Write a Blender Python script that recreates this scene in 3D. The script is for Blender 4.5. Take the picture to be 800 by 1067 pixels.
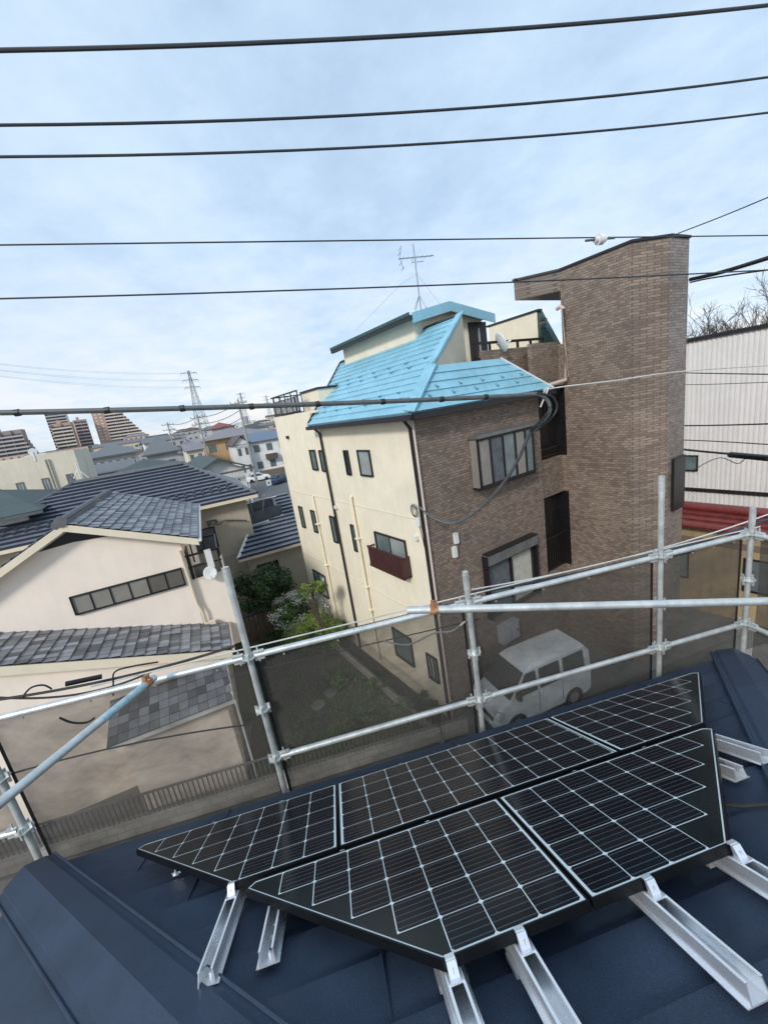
import bpy, math, random
from mathutils import Vector, Matrix, noise
R = math.radians
rnd = random.Random(7)
for o in list(bpy.data.objects): bpy.data.objects.remove(o)
scene = bpy.context.scene
col = scene.collection

# ------------------------------------------------------------------ camera, world, sun
FOC, CX, CY, H = 430.0, 400.0, 533.5, 9.2
TH, RO = R(14.25), R(9.0)
F = Vector((0, math.cos(TH), -math.sin(TH)))
R0 = Vector((1, 0, 0)); D0 = -R0.cross(F)
XR = R0 * math.cos(RO) + D0 * math.sin(RO)
YD = -R0 * math.sin(RO) + D0 * math.cos(RO)
CAM = Vector((0, 0, H))
cd = bpy.data.cameras.new('camera'); cam = bpy.data.objects.new('camera', cd); col.objects.link(cam)
cd.sensor_fit = 'HORIZONTAL'; cd.sensor_width = 36; cd.lens = FOC / 800 * 36
cd.clip_start = 0.05; cd.clip_end = 6000
m3 = Matrix((XR, -YD, -F)).transposed()
cam.matrix_world = Matrix.Translation(CAM) @ m3.to_4x4()
scene.camera = cam
scene.view_settings.view_transform = 'Standard'; scene.view_settings.look = 'None'
scene.view_settings.gamma = 1; scene.view_settings.exposure = 0.72

SUN_AZ, SUN_EL = R(-152), R(33)      # azimuth clockwise from +Y
sd = bpy.data.lights.new('sun', 'SUN'); so = bpy.data.objects.new('sun', sd); col.objects.link(so)
sd.energy = 1.5; sd.angle = R(10); sd.color = (1, .955, .89)
sv = Vector((math.sin(SUN_AZ) * math.cos(SUN_EL), math.cos(SUN_AZ) * math.cos(SUN_EL), math.sin(SUN_EL)))
so.rotation_euler = sv.to_track_quat('Z', 'Y').to_euler(); so.location = sv * 60

w = bpy.data.worlds.new('World'); scene.world = w; w.use_nodes = True
nt = w.node_tree; nt.nodes.clear()
def N(t, **kw):
    n = nt.nodes.new(t)
    for k, v in kw.items(): setattr(n, k, v)
    return n
def ramp(node, stops):
    cr = node.color_ramp
    while len(cr.elements) > 1: cr.elements.remove(cr.elements[-1])
    cr.elements[0].position = stops[0][0]; cr.elements[0].color = (*stops[0][1], 1)
    for p, c in stops[1:]:
        e = cr.elements.new(p); e.color = (*c, 1)
sky = N('ShaderNodeTexSky', sky_type='NISHITA', sun_disc=False, sun_elevation=SUN_EL, sun_rotation=SUN_AZ)
bg1 = N('ShaderNodeBackground'); bg1.inputs[1].default_value = .12
tc = N('ShaderNodeTexCoord'); sp = N('ShaderNodeSeparateXYZ')
nt.links.new(tc.outputs['Generated'], sp.inputs[0])
mz = N('ShaderNodeMath', operation='MAXIMUM'); mz.inputs[1].default_value = 0.0
nt.links.new(sp.outputs[2], mz.inputs[0])
az_ = N('ShaderNodeMath', operation='ADD'); az_.inputs[1].default_value = .16
nt.links.new(mz.outputs[0], az_.inputs[0])
dx = N('ShaderNodeMath', operation='DIVIDE'); dy = N('ShaderNodeMath', operation='DIVIDE')
nt.links.new(sp.outputs[0], dx.inputs[0]); nt.links.new(az_.outputs[0], dx.inputs[1])
nt.links.new(sp.outputs[1], dy.inputs[0]); nt.links.new(az_.outputs[0], dy.inputs[1])
cb = N('ShaderNodeCombineXYZ'); nt.links.new(dx.outputs[0], cb.inputs[0]); nt.links.new(dy.outputs[0], cb.inputs[1])
mp = N('ShaderNodeMapping'); mp.inputs['Rotation'].default_value = (0, 0, R(35)); mp.inputs['Scale'].default_value = (1.0, .7, 1)
nt.links.new(cb.outputs[0], mp.inputs[0])
n1 = N('ShaderNodeTexNoise'); n1.inputs['Scale'].default_value = .8; n1.inputs['Detail'].default_value = 7; n1.inputs['Roughness'].default_value = .55; n1.inputs['Distortion'].default_value = .5
n2 = N('ShaderNodeTexNoise'); n2.inputs['Scale'].default_value = 4.5; n2.inputs['Detail'].default_value = 6; n2.inputs['Roughness'].default_value = .6
nt.links.new(mp.outputs[0], n1.inputs['Vector']); nt.links.new(cb.outputs[0], n2.inputs['Vector'])
mx = N('ShaderNodeMath', operation='MULTIPLY_ADD'); mx.inputs[1].default_value = .42
nt.links.new(n2.outputs[0], mx.inputs[0]); nt.links.new(n1.outputs[0], mx.inputs[2])
r1 = N('ShaderNodeValToRGB'); ramp(r1, [(.56, (.43, .57, .75)), (.68, (.50, .65, .83)), (.78, (.57, .73, .89)), (.95, (.68, .82, .94))])
nt.links.new(mx.outputs[0], r1.inputs[0])
r2 = N('ShaderNodeValToRGB'); ramp(r2, [(0, (1, 1, 1)), (.10, (.8, .8, .8)), (.34, (.12, .12, .12)), (.6, (0, 0, 0))])
nt.links.new(mz.outputs[0], r2.inputs[0])
r3 = N('ShaderNodeValToRGB'); ramp(r3, [(.56, (.51, .64, .80)), (.70, (.65, .72, .83)), (.86, (.80, .78, .80))])
nt.links.new(mx.outputs[0], r3.inputs[0])
mc = N('ShaderNodeMix', data_type='RGBA')
nt.links.new(r2.outputs[0], mc.inputs[0]); nt.links.new(r1.outputs[0], mc.inputs[6]); nt.links.new(r3.outputs[0], mc.inputs[7])
bg2 = N('ShaderNodeBackground'); bg2.inputs[1].default_value = .73
nt.links.new(mc.outputs[2], bg2.inputs[0]); nt.links.new(sky.outputs[0], bg1.inputs[0])
ms = N('ShaderNodeMixShader'); ms.inputs[0].default_value = .84
wo = N('ShaderNodeOutputWorld')
nt.links.new(bg1.outputs[0], ms.inputs[1]); nt.links.new(bg2.outputs[0], ms.inputs[2]); nt.links.new(ms.outputs[0], wo.inputs[0])

# ------------------------------------------------------------------ geometry of sight: a pixel of the photo meets a real plane
def ray(x, y): return XR * ((x - CX) / FOC) + YD * ((y - CY) / FOC) + F
def onz(x, y, z): v = ray(x, y); return CAM + v * ((z - H) / v.z)
def onp(x, y, P, n): v = ray(x, y); return CAM + v * ((P - CAM).dot(n) / v.dot(n))
def atd(x, y, d): v = ray(x, y); return CAM + v * (d / math.hypot(v.x, v.y))
def hd(a): return Vector((math.sin(R(a)), math.cos(R(a)), 0))
Z = Vector((0, 0, 1))

# ------------------------------------------------------------------ materials
MATS = {}
def mat(name, color, rough=.6, metal=0, noise_amt=.12, noise_scale=3, bump=0, bump_scale=40, spec=.5, tint=0, dirt=0, speck=0):
    if name in MATS: return MATS[name]
    m = bpy.data.materials.new(name); m.use_nodes = True; t = m.node_tree; b = t.nodes['Principled BSDF']
    b.inputs['Roughness'].default_value = rough; b.inputs['Metallic'].default_value = metal
    b.inputs['Specular IOR Level'].default_value = spec
    c = t.nodes.new('ShaderNodeTexCoord')
    n = t.nodes.new('ShaderNodeTexNoise'); n.inputs['Scale'].default_value = noise_scale; n.inputs['Detail'].default_value = 6; n.inputs['Roughness'].default_value = .65
    t.links.new(c.outputs['Object'], n.inputs['Vector'])
    rp = t.nodes.new('ShaderNodeMapRange'); rp.inputs['From Min'].default_value = .3; rp.inputs['From Max'].default_value = .7
    rp.inputs['To Min'].default_value = 1 - noise_amt; rp.inputs['To Max'].default_value = 1 + noise_amt
    t.links.new(n.outputs[0], rp.inputs[0])
    mu = t.nodes.new('ShaderNodeVectorMath'); mu.operation = 'SCALE'; mu.inputs[0].default_value = color
    t.links.new(rp.outputs[0], mu.inputs['Scale']); out = mu.outputs[0]
    if tint:
        a = t.nodes.new('ShaderNodeAttribute'); a.attribute_name = 'tint'
        r_ = t.nodes.new('ShaderNodeMapRange'); r_.inputs['To Min'].default_value = 1 - tint; r_.inputs['To Max'].default_value = 1 + tint
        t.links.new(a.outputs['Fac'], r_.inputs[0])
        m2 = t.nodes.new('ShaderNodeVectorMath'); m2.operation = 'SCALE'
        t.links.new(out, m2.inputs[0]); t.links.new(r_.outputs[0], m2.inputs['Scale']); out = m2.outputs[0]
    if dirt:      # vertical rain streaks
        mp_ = t.nodes.new('ShaderNodeMapping'); mp_.inputs['Scale'].default_value = (5, 5, .25)
        n3 = t.nodes.new('ShaderNodeTexNoise'); n3.inputs['Scale'].default_value = 1.3; n3.inputs['Detail'].default_value = 5
        t.links.new(c.outputs['Object'], mp_.inputs[0]); t.links.new(mp_.outputs[0], n3.inputs['Vector'])
        r_ = t.nodes.new('ShaderNodeMapRange'); r_.inputs['From Min'].default_value = .45; r_.inputs['From Max'].default_value = .75
        r_.inputs['To Min'].default_value = 1; r_.inputs['To Max'].default_value = 1 - dirt
        t.links.new(n3.outputs[0], r_.inputs[0])
        m2 = t.nodes.new('ShaderNodeVectorMath'); m2.operation = 'SCALE'
        t.links.new(out, m2.inputs[0]); t.links.new(r_.outputs[0], m2.inputs['Scale']); out = m2.outputs[0]
    if speck:     # mineral granules
        n5 = t.nodes.new('ShaderNodeTexNoise'); n5.inputs['Scale'].default_value = 420; n5.inputs['Detail'].default_value = 2
        t.links.new(c.outputs['Object'], n5.inputs['Vector'])
        r_ = t.nodes.new('ShaderNodeMapRange'); r_.inputs['From Min'].default_value = .35; r_.inputs['From Max'].default_value = .7
        r_.inputs['To Min'].default_value = 1 - speck; r_.inputs['To Max'].default_value = 1 + speck * 1.4
        t.links.new(n5.outputs[0], r_.inputs[0]); m2 = t.nodes.new('ShaderNodeVectorMath'); m2.operation = 'SCALE'
        t.links.new(out, m2.inputs[0]); t.links.new(r_.outputs[0], m2.inputs['Scale']); out = m2.outputs[0]
    t.links.new(out, b.inputs['Base Color'])
    rr = t.nodes.new('ShaderNodeMapRange'); rr.inputs['To Min'].default_value = max(0, rough - .1); rr.inputs['To Max'].default_value = min(1, rough + .1)
    t.links.new(n.outputs[0], rr.inputs[0]); t.links.new(rr.outputs[0], b.inputs['Roughness'])
    if bump:
        n4 = t.nodes.new('ShaderNodeTexNoise'); n4.inputs['Scale'].default_value = bump_scale; n4.inputs['Detail'].default_value = 5
        t.links.new(c.outputs['Object'], n4.inputs['Vector'])
        bu = t.nodes.new('ShaderNodeBump'); bu.inputs['Strength'].default_value = bump; bu.inputs['Distance'].default_value = .02
        t.links.new(n4.outputs[0], bu.inputs['Height']); t.links.new(bu.outputs[0], b.inputs['Normal'])
    MATS[name] = m
    return m

def brick_mat(name, c1, c2, mortar, bw, bh, msize=.006, rough=.5, mixc=None):
    m = bpy.data.materials.new(name); m.use_nodes = True; t = m.node_tree; b = t.nodes['Principled BSDF']
    c = t.nodes.new('ShaderNodeTexCoord'); s = t.nodes.new('ShaderNodeSeparateXYZ'); t.links.new(c.outputs['Object'], s.inputs[0])
    a = t.nodes.new('ShaderNodeMath'); a.operation = 'ADD'; t.links.new(s.outputs[0], a.inputs[0]); t.links.new(s.outputs[1], a.inputs[1])
    cbn = t.nodes.new('ShaderNodeCombineXYZ'); t.links.new(a.outputs[0], cbn.inputs[0]); t.links.new(s.outputs[2], cbn.inputs[1])
    br = t.nodes.new('ShaderNodeTexBrick'); t.links.new(cbn.outputs[0], br.inputs['Vector'])
    br.inputs['Scale'].default_value = 1; br.inputs['Brick Width'].default_value = bw; br.inputs['Row Height'].default_value = bh
    br.inputs['Mortar Size'].default_value = msize; br.inputs['Mortar Smooth'].default_value = .2
    br.inputs['Color1'].default_value = (*c1, 1); br.inputs['Color2'].default_value = (*c2, 1); br.inputs['Mortar'].default_value = (*mortar, 1)
    n = t.nodes.new('ShaderNodeTexNoise'); n.inputs['Scale'].default_value = .7; n.inputs['Detail'].default_value = 5
    t.links.new(c.outputs['Object'], n.inputs['Vector'])
    rp = t.nodes.new('ShaderNodeMapRange'); rp.inputs['From Min'].default_value = .3; rp.inputs['From Max'].default_value = .7; rp.inputs['To Min'].default_value = .85; rp.inputs['To Max'].default_value = 1.15
    t.links.new(n.outputs[0], rp.inputs[0])
    mu = t.nodes.new('ShaderNodeVectorMath'); mu.operation = 'SCALE'; t.links.new(br.outputs[0], mu.inputs[0]); t.links.new(rp.outputs[0], mu.inputs['Scale'])
    t.links.new(mu.outputs[0], b.inputs['Base Color']); b.inputs['Roughness'].default_value = rough
    bu = t.nodes.new('ShaderNodeBump'); bu.inputs['Strength'].default_value = .5; bu.inputs['Distance'].default_value = .008
    t.links.new(br.outputs['Fac'], bu.inputs['Height']); bu.invert = True; t.links.new(bu.outputs[0], b.inputs['Normal'])
    MATS[name] = m
    return m

def glass_mat(name, color=(.03, .04, .045), rough=.08):
    return mat(name, color, rough, 0, .3, 1.2, spec=1.0)

mat('navy_roof', (.030, .051, .090), .55, 0, .22, 3, .5, 600, .45, speck=.45)
mat('navy_cap', (.033, .055, .096), .52, 0, .2, 3, .5, 600, .45, speck=.45)
mat('white_drip', (.55, .6, .62), .35, .6, .1)
mat('black_frame', (.012, .013, .015), .35, .6, .15)
mat('panel_black', (.006, .012, .014), .2, 0, .15, 3, spec=.35)
mat('cell_black', (.004, .005, .010), .16, 0, .3, 2, spec=.32)
mat('cell_line', (.70, .78, .78), .35, 0, .05)
mat('bus_line', (.20, .22, .24), .35, .3, .05)
mat('aluminium', (.86, .88, .91), .28, .72, .05, 6); mat('alu_edge', (.88, .90, .91), .4, .3, .05)
mat('galvanised', (.60, .62, .60), .45, .55, .22, 9, .12, 60)
mat('galvanised_rusty', (.40, .20, .10), .7, .4, .5, 30, .2, 80)
mat('pipe_blue', (.36, .50, .54), .5, .1, .3, 20)
mat('black_rubber', (.014, .014, .016), .5, 0, .2)
mat('grey_rubber', (.085, .095, .10), .55, 0, .25, 8)
mat('white_wire', (.55, .55, .52), .5, 0, .2)
mat('dark_wire', (.035, .042, .05), .5, 0, .2)
mat('beige_stucco', (.80, .72, .56), .85, 0, .06, 1.5, .12, 90, dirt=.04)
mat('beige_trim', (.74, .65, .50), .7, 0, .06, 2)
mat('pink_stucco', (.86, .75, .645), .88, 0, .05, 1.2, .25, 70, dirt=.03)
mat('tan_panel', (.46, .40, .31), .8, 0, .08, 1.5, .1, 60, dirt=.06)
brick_mat('brick_tile', (.165, .122, .094), (.290, .222, .172), (.110, .083, .067), .15, .070, .007)
brick_mat('brick_tile_grey', (.175, .142, .122), (.285, .238, .205), (.12, .10, .088), .15, .070, .007)
brick_mat('brick_tile_dark', (.14, .11, .09), (.2, .16, .13), (.08, .06, .05), .15, .068, .006)
brick_mat('block_wall', (.26, .25, .235), (.32, .31, .29), (.17, .165, .155), .4, .2, .008, .9)
mat('blue_roof', (.27, .53, .64), .45, .1, .14, 1.5, .05, 60, dirt=.10)
mat('blue_roof_dark', (.14, .33, .40), .5, .1, .1)
mat('gutter_black', (.018, .016, .018), .45, 0, .2)
mat('window_frame', (.02, .019, .02), .4, .3, .2)
mat('window_frame_grey', (.2, .2, .2), .4, .5, .2)
glass_mat('glass'); glass_mat('glass_light', (.13, .17, .17), .12); glass_mat('glass_frost', (.30, .33, .32), .3)
mat('pane_grey', (.24, .225, .20), .35, 0, .12, 3, spec=.6); mat('pane_dark', (.13, .115, .10), .3, 0, .12, 3, spec=.7)
mat('curtain', (.42, .40, .34), .8, 0, .15, 6)
mat('curtain_dark', (.10, .11, .12), .6, 0, .3, 4)
mat('red_slat', (.060, .020, .020), .5, 0, .15)
mat('rail_brown', (.022, .016, .014), .45, .2, .2)
mat('door_and_shade_dark', (.012, .011, .011), .35, 0, .2)  # near-black for doors and for the painted shade in the loggia openings
mat('white_plastic', (.72, .72, .70), .4, 0, .06)
mat('pipe_pink', (.62, .50, .44), .5, 0, .08)
mat('green_roof', (.035, .085, .075), .6, 0, .15)
mat('clay_tile', (.195, .20, .215), .48, 0, .15, 3, .15, 60, .6, tint=.62)
mat('clay_gap', (.03, .032, .036), .9)
mat('clay_cap', (.12, .122, .13), .55, 0, .2, 5, .1, 60)
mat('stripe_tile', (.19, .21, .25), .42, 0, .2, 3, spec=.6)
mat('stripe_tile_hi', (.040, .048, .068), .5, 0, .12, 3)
mat('green_grey_roof', (.062, .085, .082), .7, 0, .2, 2, .2, 50)
mat('concrete', (.30, .29, .265), .9, 0, .18, 2, .2, 60)
mat('concrete_beige', (.33, .28, .22), .9, 0, .2, 1.2, .2, 50)
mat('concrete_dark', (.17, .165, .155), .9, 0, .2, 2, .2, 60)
mat('asphalt', (.12, .12, .12), .9, 0, .15, 3, .2, 80)
mat('road_white', (.65, .65, .63), .7)
mat('ground_town', (.13, .13, .12), .9, 0, .25, .08)
mat('bark', (.075, .055, .042), .9, 0, .3, 12, .6, 30)
mat('bare_bark', (.085, .070, .062), .9, 0, .25, 12)
mat('leaf_dark', (.040, .085, .026), .55, 0, .2, 3, tint=.6)
mat('leaf_mid', (.075, .15, .035), .55, 0, .2, 3, tint=.6)
mat('leaf_yellow', (.15, .21, .04), .55, 0, .2, 3, tint=.5)
mat('flower_white', (.72, .72, .66), .6, 0, .1)
mat('statue_stone', (.6, .6, .57), .8, 0, .1)
mat('paint_white', (.80, .81, .80), .28, 0, .04, 3, spec=.6)
mat('tyre', (.02, .02, .02), .8, 0, .2)
mat('chrome', (.55, .56, .58), .25, .9, .1)
mat('lamp_glass', (.5, .52, .53), .12, 0, .2, 20, spec=1)
mat('blue_car', (.03, .05, .10), .3, 0, .1, spec=.7)
mat('steel_sheet', (.70, .67, .64), .6, .0, .06, 1, dirt=.10)
mat('red_tile', (.17, .032, .028), .45, 0, .25, 4, .1, 30, spec=.6)
mat('orange_wall', (.34, .25, .14), .8, 0, .12, 2, dirt=.2)
mat('meter_grey', (.34, .35, .37), .5, 0, .1)
mat('steel_grey', (.30, .33, .36), .5, .5, .1)
mat('pole_concrete', (.33, .32, .30), .85, 0, .15, 3)
def soil_mat():
    m = mat('garden_soil', (.06, .055, .035), .95, 0, .45, 2.5, .5, 18)
    t = m.node_tree; b = t.nodes['Principled BSDF']
    c = t.nodes.new('ShaderNodeTexCoord'); n = t.nodes.new('ShaderNodeTexNoise'); n.inputs['Scale'].default_value = .8; n.inputs['Detail'].default_value = 9; n.inputs['Roughness'].default_value = .7
    t.links.new(c.outputs['Object'], n.inputs['Vector']); r = t.nodes.new('ShaderNodeValToRGB')
    ramp(r, [(.36, (.045, .075, .022)), (.46, (.05, .06, .03)), (.52, (.09, .075, .05)), (.60, (.11, .085, .065)), (.68, (.05, .07, .03))])
    t.links.new(n.outputs[0], r.inputs[0]); t.links.new(r.outputs[0], b.inputs['Base Color'])
soil_mat()
def net_mat():
    m = bpy.data.materials.new('net_mesh'); m.use_nodes = True; t = m.node_tree; b = t.nodes['Principled BSDF']
    b.inputs['Base Color'].default_value = (.070, .066, .060, 1); b.inputs['Roughness'].default_value = .6; b.inputs['Specular IOR Level'].default_value = .25
    tr = t.nodes.new('ShaderNodeBsdfTransparent'); tr.inputs[0].default_value = (.93, .91, .88, 1)
    mxs = t.nodes.new('ShaderNodeMixShader'); c = t.nodes.new('ShaderNodeTexCoord')
    mp_ = t.nodes.new('ShaderNodeMapping'); mp_.inputs['Scale'].default_value = (1.0, 1.0, 1.7); mp_.inputs['Rotation'].default_value = (.3, .7, .4)
    n = t.nodes.new('ShaderNodeTexNoise'); n.inputs['Scale'].default_value = 2.0; n.inputs['Detail'].default_value = 9; n.inputs['Roughness'].default_value = .62; n.inputs['Distortion'].default_value = .3
    t.links.new(c.outputs['Object'], mp_.inputs[0]); t.links.new(mp_.outputs[0], n.inputs['Vector'])
    r = t.nodes.new('ShaderNodeMapRange'); r.inputs['From Min'].default_value = .3; r.inputs['From Max'].default_value = .7; r.inputs['To Min'].default_value = .46; r.inputs['To Max'].default_value = .80
    t.links.new(n.outputs[0], r.inputs[0]); t.links.new(r.outputs[0], mxs.inputs[0])
    t.links.new(tr.outputs[0], mxs.inputs[1]); t.links.new(b.outputs[0], mxs.inputs[2])
    t.links.new(mxs.outputs[0], t.nodes['Material Output'].inputs[0]); MATS['net_mesh'] = m
net_mat()

# ------------------------------------------------------------------ builders
WM = {}
class MB:
    def __init__(s): s.v = []; s.f = []; s.t = []; s.m = []; s.mats = []
    def mi(s, name):
        if name not in s.mats: s.mats.append(name)
        return s.mats.index(name)
    def poly(s, pts, m=None, t=.5):
        i = len(s.v); s.v += [Vector(p) for p in pts]; s.f.append(tuple(range(i, i + len(pts)))); s.t.append(t); s.m.append(0 if m is None else s.mi(m)); return s
    def hexa(s, p, m=None, t=.5):          # p: 4 bottom, 4 top
        i = len(s.v); s.v += [Vector(q) for q in p]; k = 0 if m is None else s.mi(m)
        for f in ((3, 2, 1, 0), (4, 5, 6, 7), (0, 1, 5, 4), (1, 2, 6, 5), (2, 3, 7, 6), (3, 0, 4, 7)):
            s.f.append(tuple(i + j for j in f)); s.t.append(t); s.m.append(k)
        return s
    def box(s, o, a, b, c, m=None, t=.5):   # corner + three edge vectors
        o = Vector(o); a = Vector(a); b = Vector(b); c = Vector(c)
        return s.hexa([o, o + a, o + a + b, o + b, o + c, o + a + c, o + a + b + c, o + b + c], m, t)
    def prism(s, pts, ext, m=None, t=.5):   # polygon pts, extruded by ext
        i = len(s.v); n = len(pts); ext = Vector(ext); k = 0 if m is None else s.mi(m)
        s.v += [Vector(p) for p in pts] + [Vector(p) + ext for p in pts]
        fs = [tuple(i + j for j in range(n - 1, -1, -1)), tuple(i + n + j for j in range(n))]
        fs += [(i + j, i + (j + 1) % n, i + n + (j + 1) % n, i + n + j) for j in range(n)]
        for f in fs: s.f.append(f); s.t.append(t); s.m.append(k)
        return s
    def tube(s, pts, r, seg=8, m=None, cap=True, r2=None):
        pts = [Vector(p) for p in pts]; n = len(pts); i0 = len(s.v); k = 0 if m is None else s.mi(m)
        ref = Z if abs((pts[-1] - pts[0]).normalized().z) < .9 else Vector((1, 0, 0))
        for j, p in enumerate(pts):
            d = (pts[min(j + 1, n - 1)] - pts[max(j - 1, 0)]).normalized()
            a = d.cross(ref).normalized(); b = a.cross(d)
            rr = r if r2 is None else r + (r2 - r) * j / (n - 1)
            for q in range(seg):
                an = 2 * math.pi * q / seg; s.v.append(p + a * math.cos(an) * rr + b * math.sin(an) * rr)
        for j in range(n - 1):
            for q in range(seg):
                q2 = (q + 1) % seg
                s.f.append((i0 + j * seg + q, i0 + j * seg + q2, i0 + (j + 1) * seg + q2, i0 + (j + 1) * seg + q)); s.t.append(.5); s.m.append(k)
        if cap:
            s.f.append(tuple(i0 + q for q in range(seg))); s.t.append(.5); s.m.append(k)
            s.f.append(tuple(i0 + (n - 1) * seg + q for q in range(seg - 1, -1, -1))); s.t.append(.5); s.m.append(k)
        return s
    def build(s, name, mt=None, parent=None, origin=None, rot=None, smooth=False):
        if parent is not None: Mw = WM[parent.name].copy()
        else:
            Mw = Matrix.Translation(Vector(origin) if origin is not None else Vector((0, 0, 0)))
            if rot is not None: Mw = Mw @ rot.to_4x4()
        inv = Mw.inverted()
        me = bpy.data.meshes.new(name); me.from_pydata([tuple(inv @ v) for v in s.v], [], s.f)
        if s.mats:
            for n_ in s.mats: me.materials.append(MATS[n_])
            me.polygons.foreach_set('material_index', s.m)
        else: me.materials.append(MATS[mt])
        at = me.attributes.new('tint', 'FLOAT', 'FACE'); at.data.foreach_set('value', s.t)
        if smooth:
            me.polygons.foreach_set('use_smooth', [True] * len(me.polygons))
            try: me.set_sharp_from_angle(angle=R(40))
            except Exception: pass
        me.update()
        o = bpy.data.objects.new(name, me); col.objects.link(o)
        if parent is not None: o.parent = parent
        else: o.matrix_world = Mw
        WM[o.name] = Mw.copy()
        return o
def tag(o, label, cat, group=None, kind=None):
    if label: o['label'] = label
    if cat: o['category'] = cat
    if group: o['group'] = group
    if kind: o['kind'] = kind
    return o
def struct(o): o['kind'] = 'structure'; return o
def thing(name, label, cat, loc, az=None, rot=None, group=None):
    o = bpy.data.objects.new(name, None); col.objects.link(o); o.empty_display_size = .2
    Mw = Matrix.Translation(Vector(loc))
    if az is not None: Mw = Mw @ Matrix.Rotation(R(90 - az), 4, 'Z')      # local x along azimuth az
    if rot is not None: Mw = Mw @ rot.to_4x4()
    o.matrix_world = Mw; WM[o.name] = Mw.copy()
    return tag(o, label, cat, group)
def fin(o):   # make matrix_world known before children are made
    return o
def clip(poly, a, b):   # poly: list of (x, y); keep a<=y<=b
    def cut(P, f, inside, val):
        out = []
        for i in range(len(P)):
            p, q = P[i - 1], P[i]; ip, iq = inside(p[1]), inside(q[1])
            if ip != iq:
                t = (val - p[1]) / (q[1] - p[1]); out.append((p[0] + (q[0] - p[0]) * t, val))
            if iq: out.append(q)
        return out
    P = cut(poly, None, lambda y: y >= a - 1e-9, a)
    if P: P = cut(P, None, lambda y: y <= b + 1e-9, b)
    return P
def clipx(poly, a, b):
    P = clip([(y, x) for x, y in poly], a, b)
    return [(y, x) for x, y in P]
def courses(mb, O, e, up, n, poly, step, th, m=None, m_riser=None, tile=None, lift=0, start=None, tintf=None):
    """stepped roof covering: poly in (along e, upslope) from O; every course is tilted, thick at its lower edge"""
    y0 = min(p[1] for p in poly) if start is None else start; y1 = max(p[1] for p in poly)
    if tile: mb.poly([O + e * p[0] + up * p[1] - n * .004 for p in poly], 'clay_gap')
    k = 0; a = y0
    while a < y1 - 1e-6:
        b = min(a + step, y1); P = clip(poly, a, b)
        if len(P) >= 3:
            cells = [P]
            if tile:
                xs0 = min(p[0] for p in P); xs1 = max(p[0] for p in P); cells = []
                x = math.floor(xs0 / tile) * tile + (tile / 2 if k % 2 and lift >= 0 else 0) - tile
                while x < xs1:
                    c = clipx(P, x + .004, x + tile - .004)
                    if len(c) >= 3: cells.append(c)
                    x += tile
            for c in cells:
                j = rnd.uniform(-1, 1) * abs(lift); tt = rnd.random()
                hgt = lambda y: th * (1 - (y - a) / step) + .004
                mb.poly([O + e * p[0] + up * p[1] + n * (hgt(p[1]) + j * (1 if tile else 0)) for p in c], m, tt)
                lo = [p for p in c if abs(p[1] - a) < 1e-6]
                if len(lo) >= 2:
                    x0 = min(p[0] for p in lo); x1 = max(p[0] for p in lo)
                    mb.poly([O + e * x0 + up * a - n * .01, O + e * x1 + up * a - n * .01, O + e * x1 + up * a + n * (th + .004 + j), O + e * x0 + up * a + n * (th + .004 + j)], m_riser or m, tt)
                if tile and j > 0:
                    xr = max(p[0] for p in c); rs = [p for p in c if abs(p[0] - xr) < 1e-6]
        k += 1; a = b
def window(parent, P0, ex, nout, w_, h_, frame='window_frame', glass='glass', fr=.05, proud=.05, mull=1, name='window', inner=None, shutter=False):
    """frame + pane; P0 lower-left corner on the wall, ex along the wall, nout outwards"""
    fr_ = MB(); d = nout * proud
    def bx(x, y, a, b, dd=0): fr_.box(P0 + ex * x + Z * y - nout * .02, ex * a, Z * b, nout * (proud + .02 + dd))
    bx(0, 0, fr, h_); bx(w_ - fr, 0, fr, h_); bx(fr, 0, w_ - 2 * fr, fr, .02); bx(fr, h_ - fr, w_ - 2 * fr, fr)
    for i in range(1, mull + 1):
        bx(w_ * i / (mull + 1) - fr * .4, fr, fr * .8, h_ - 2 * fr, -.015)
    o = fr_.build(name, frame, parent)
    g = MB()
    for i in range(mull + 1):
        a = fr * .5 + (w_ - fr) * i / (mull + 1); b = (w_ - fr) / (mull + 1)
        gm = glass if not isinstance(glass, (list, tuple)) else glass[i % len(glass)]
        off = .012 + .008 * (i % 2)
        g.poly([P0 + ex * a + Z * fr + nout * off, P0 + ex * (a + b) + Z * fr + nout * off, P0 + ex * (a + b) + Z * (h_ - fr) + nout * off, P0 + ex * a + Z * (h_ - fr) + nout * off], gm)
    p = g.build('pane', None, o); return o

# ------------------------------------------------------------------ ground, garden, drive, road
struct(MB().poly([(-900, -200, -.03), (900, -200, -.03), (900, 1500, -.03), (-900, 1500, -.03)]).build('ground', 'ground_town'))
E1 = hd(79.87); NH = hd(-10.13)
U = hd(58.6); V = hd(-31.4); C0 = onz(472, 752, 0)
FW = onz(0, 915, 0)      # foot of the plot boundary
fn = NH
def fl(x): return FW + E1 * x
struct(MB().poly([fl(-8) + NH * 0.2, C0 + U * .3 - V * .6, C0 - U * 0 + V * 10.5, C0 - U * 12 + V * 10.5, fl(-8) + NH * 6]).build('garden_ground', 'garden_soil'))
for o in (bpy.data.objects['garden_ground'],):
    for v_ in o.data.vertices: v_.co.z = -.012
pv = atd(241, 690, 12.6); pv.z = 0
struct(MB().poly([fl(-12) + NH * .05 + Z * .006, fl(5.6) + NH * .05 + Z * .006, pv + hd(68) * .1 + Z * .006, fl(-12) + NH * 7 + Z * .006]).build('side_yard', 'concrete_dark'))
struct(MB().poly([C0 - V * 1.0 - U * .1 + Z * .004, C0 + U * 14 - V * 5 + Z * .004, C0 + U * 14 + V * .1 + Z * .004, C0 + V * .1 - U * .1 + Z * .004]).build('driveway', 'concrete_dark'))
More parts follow.
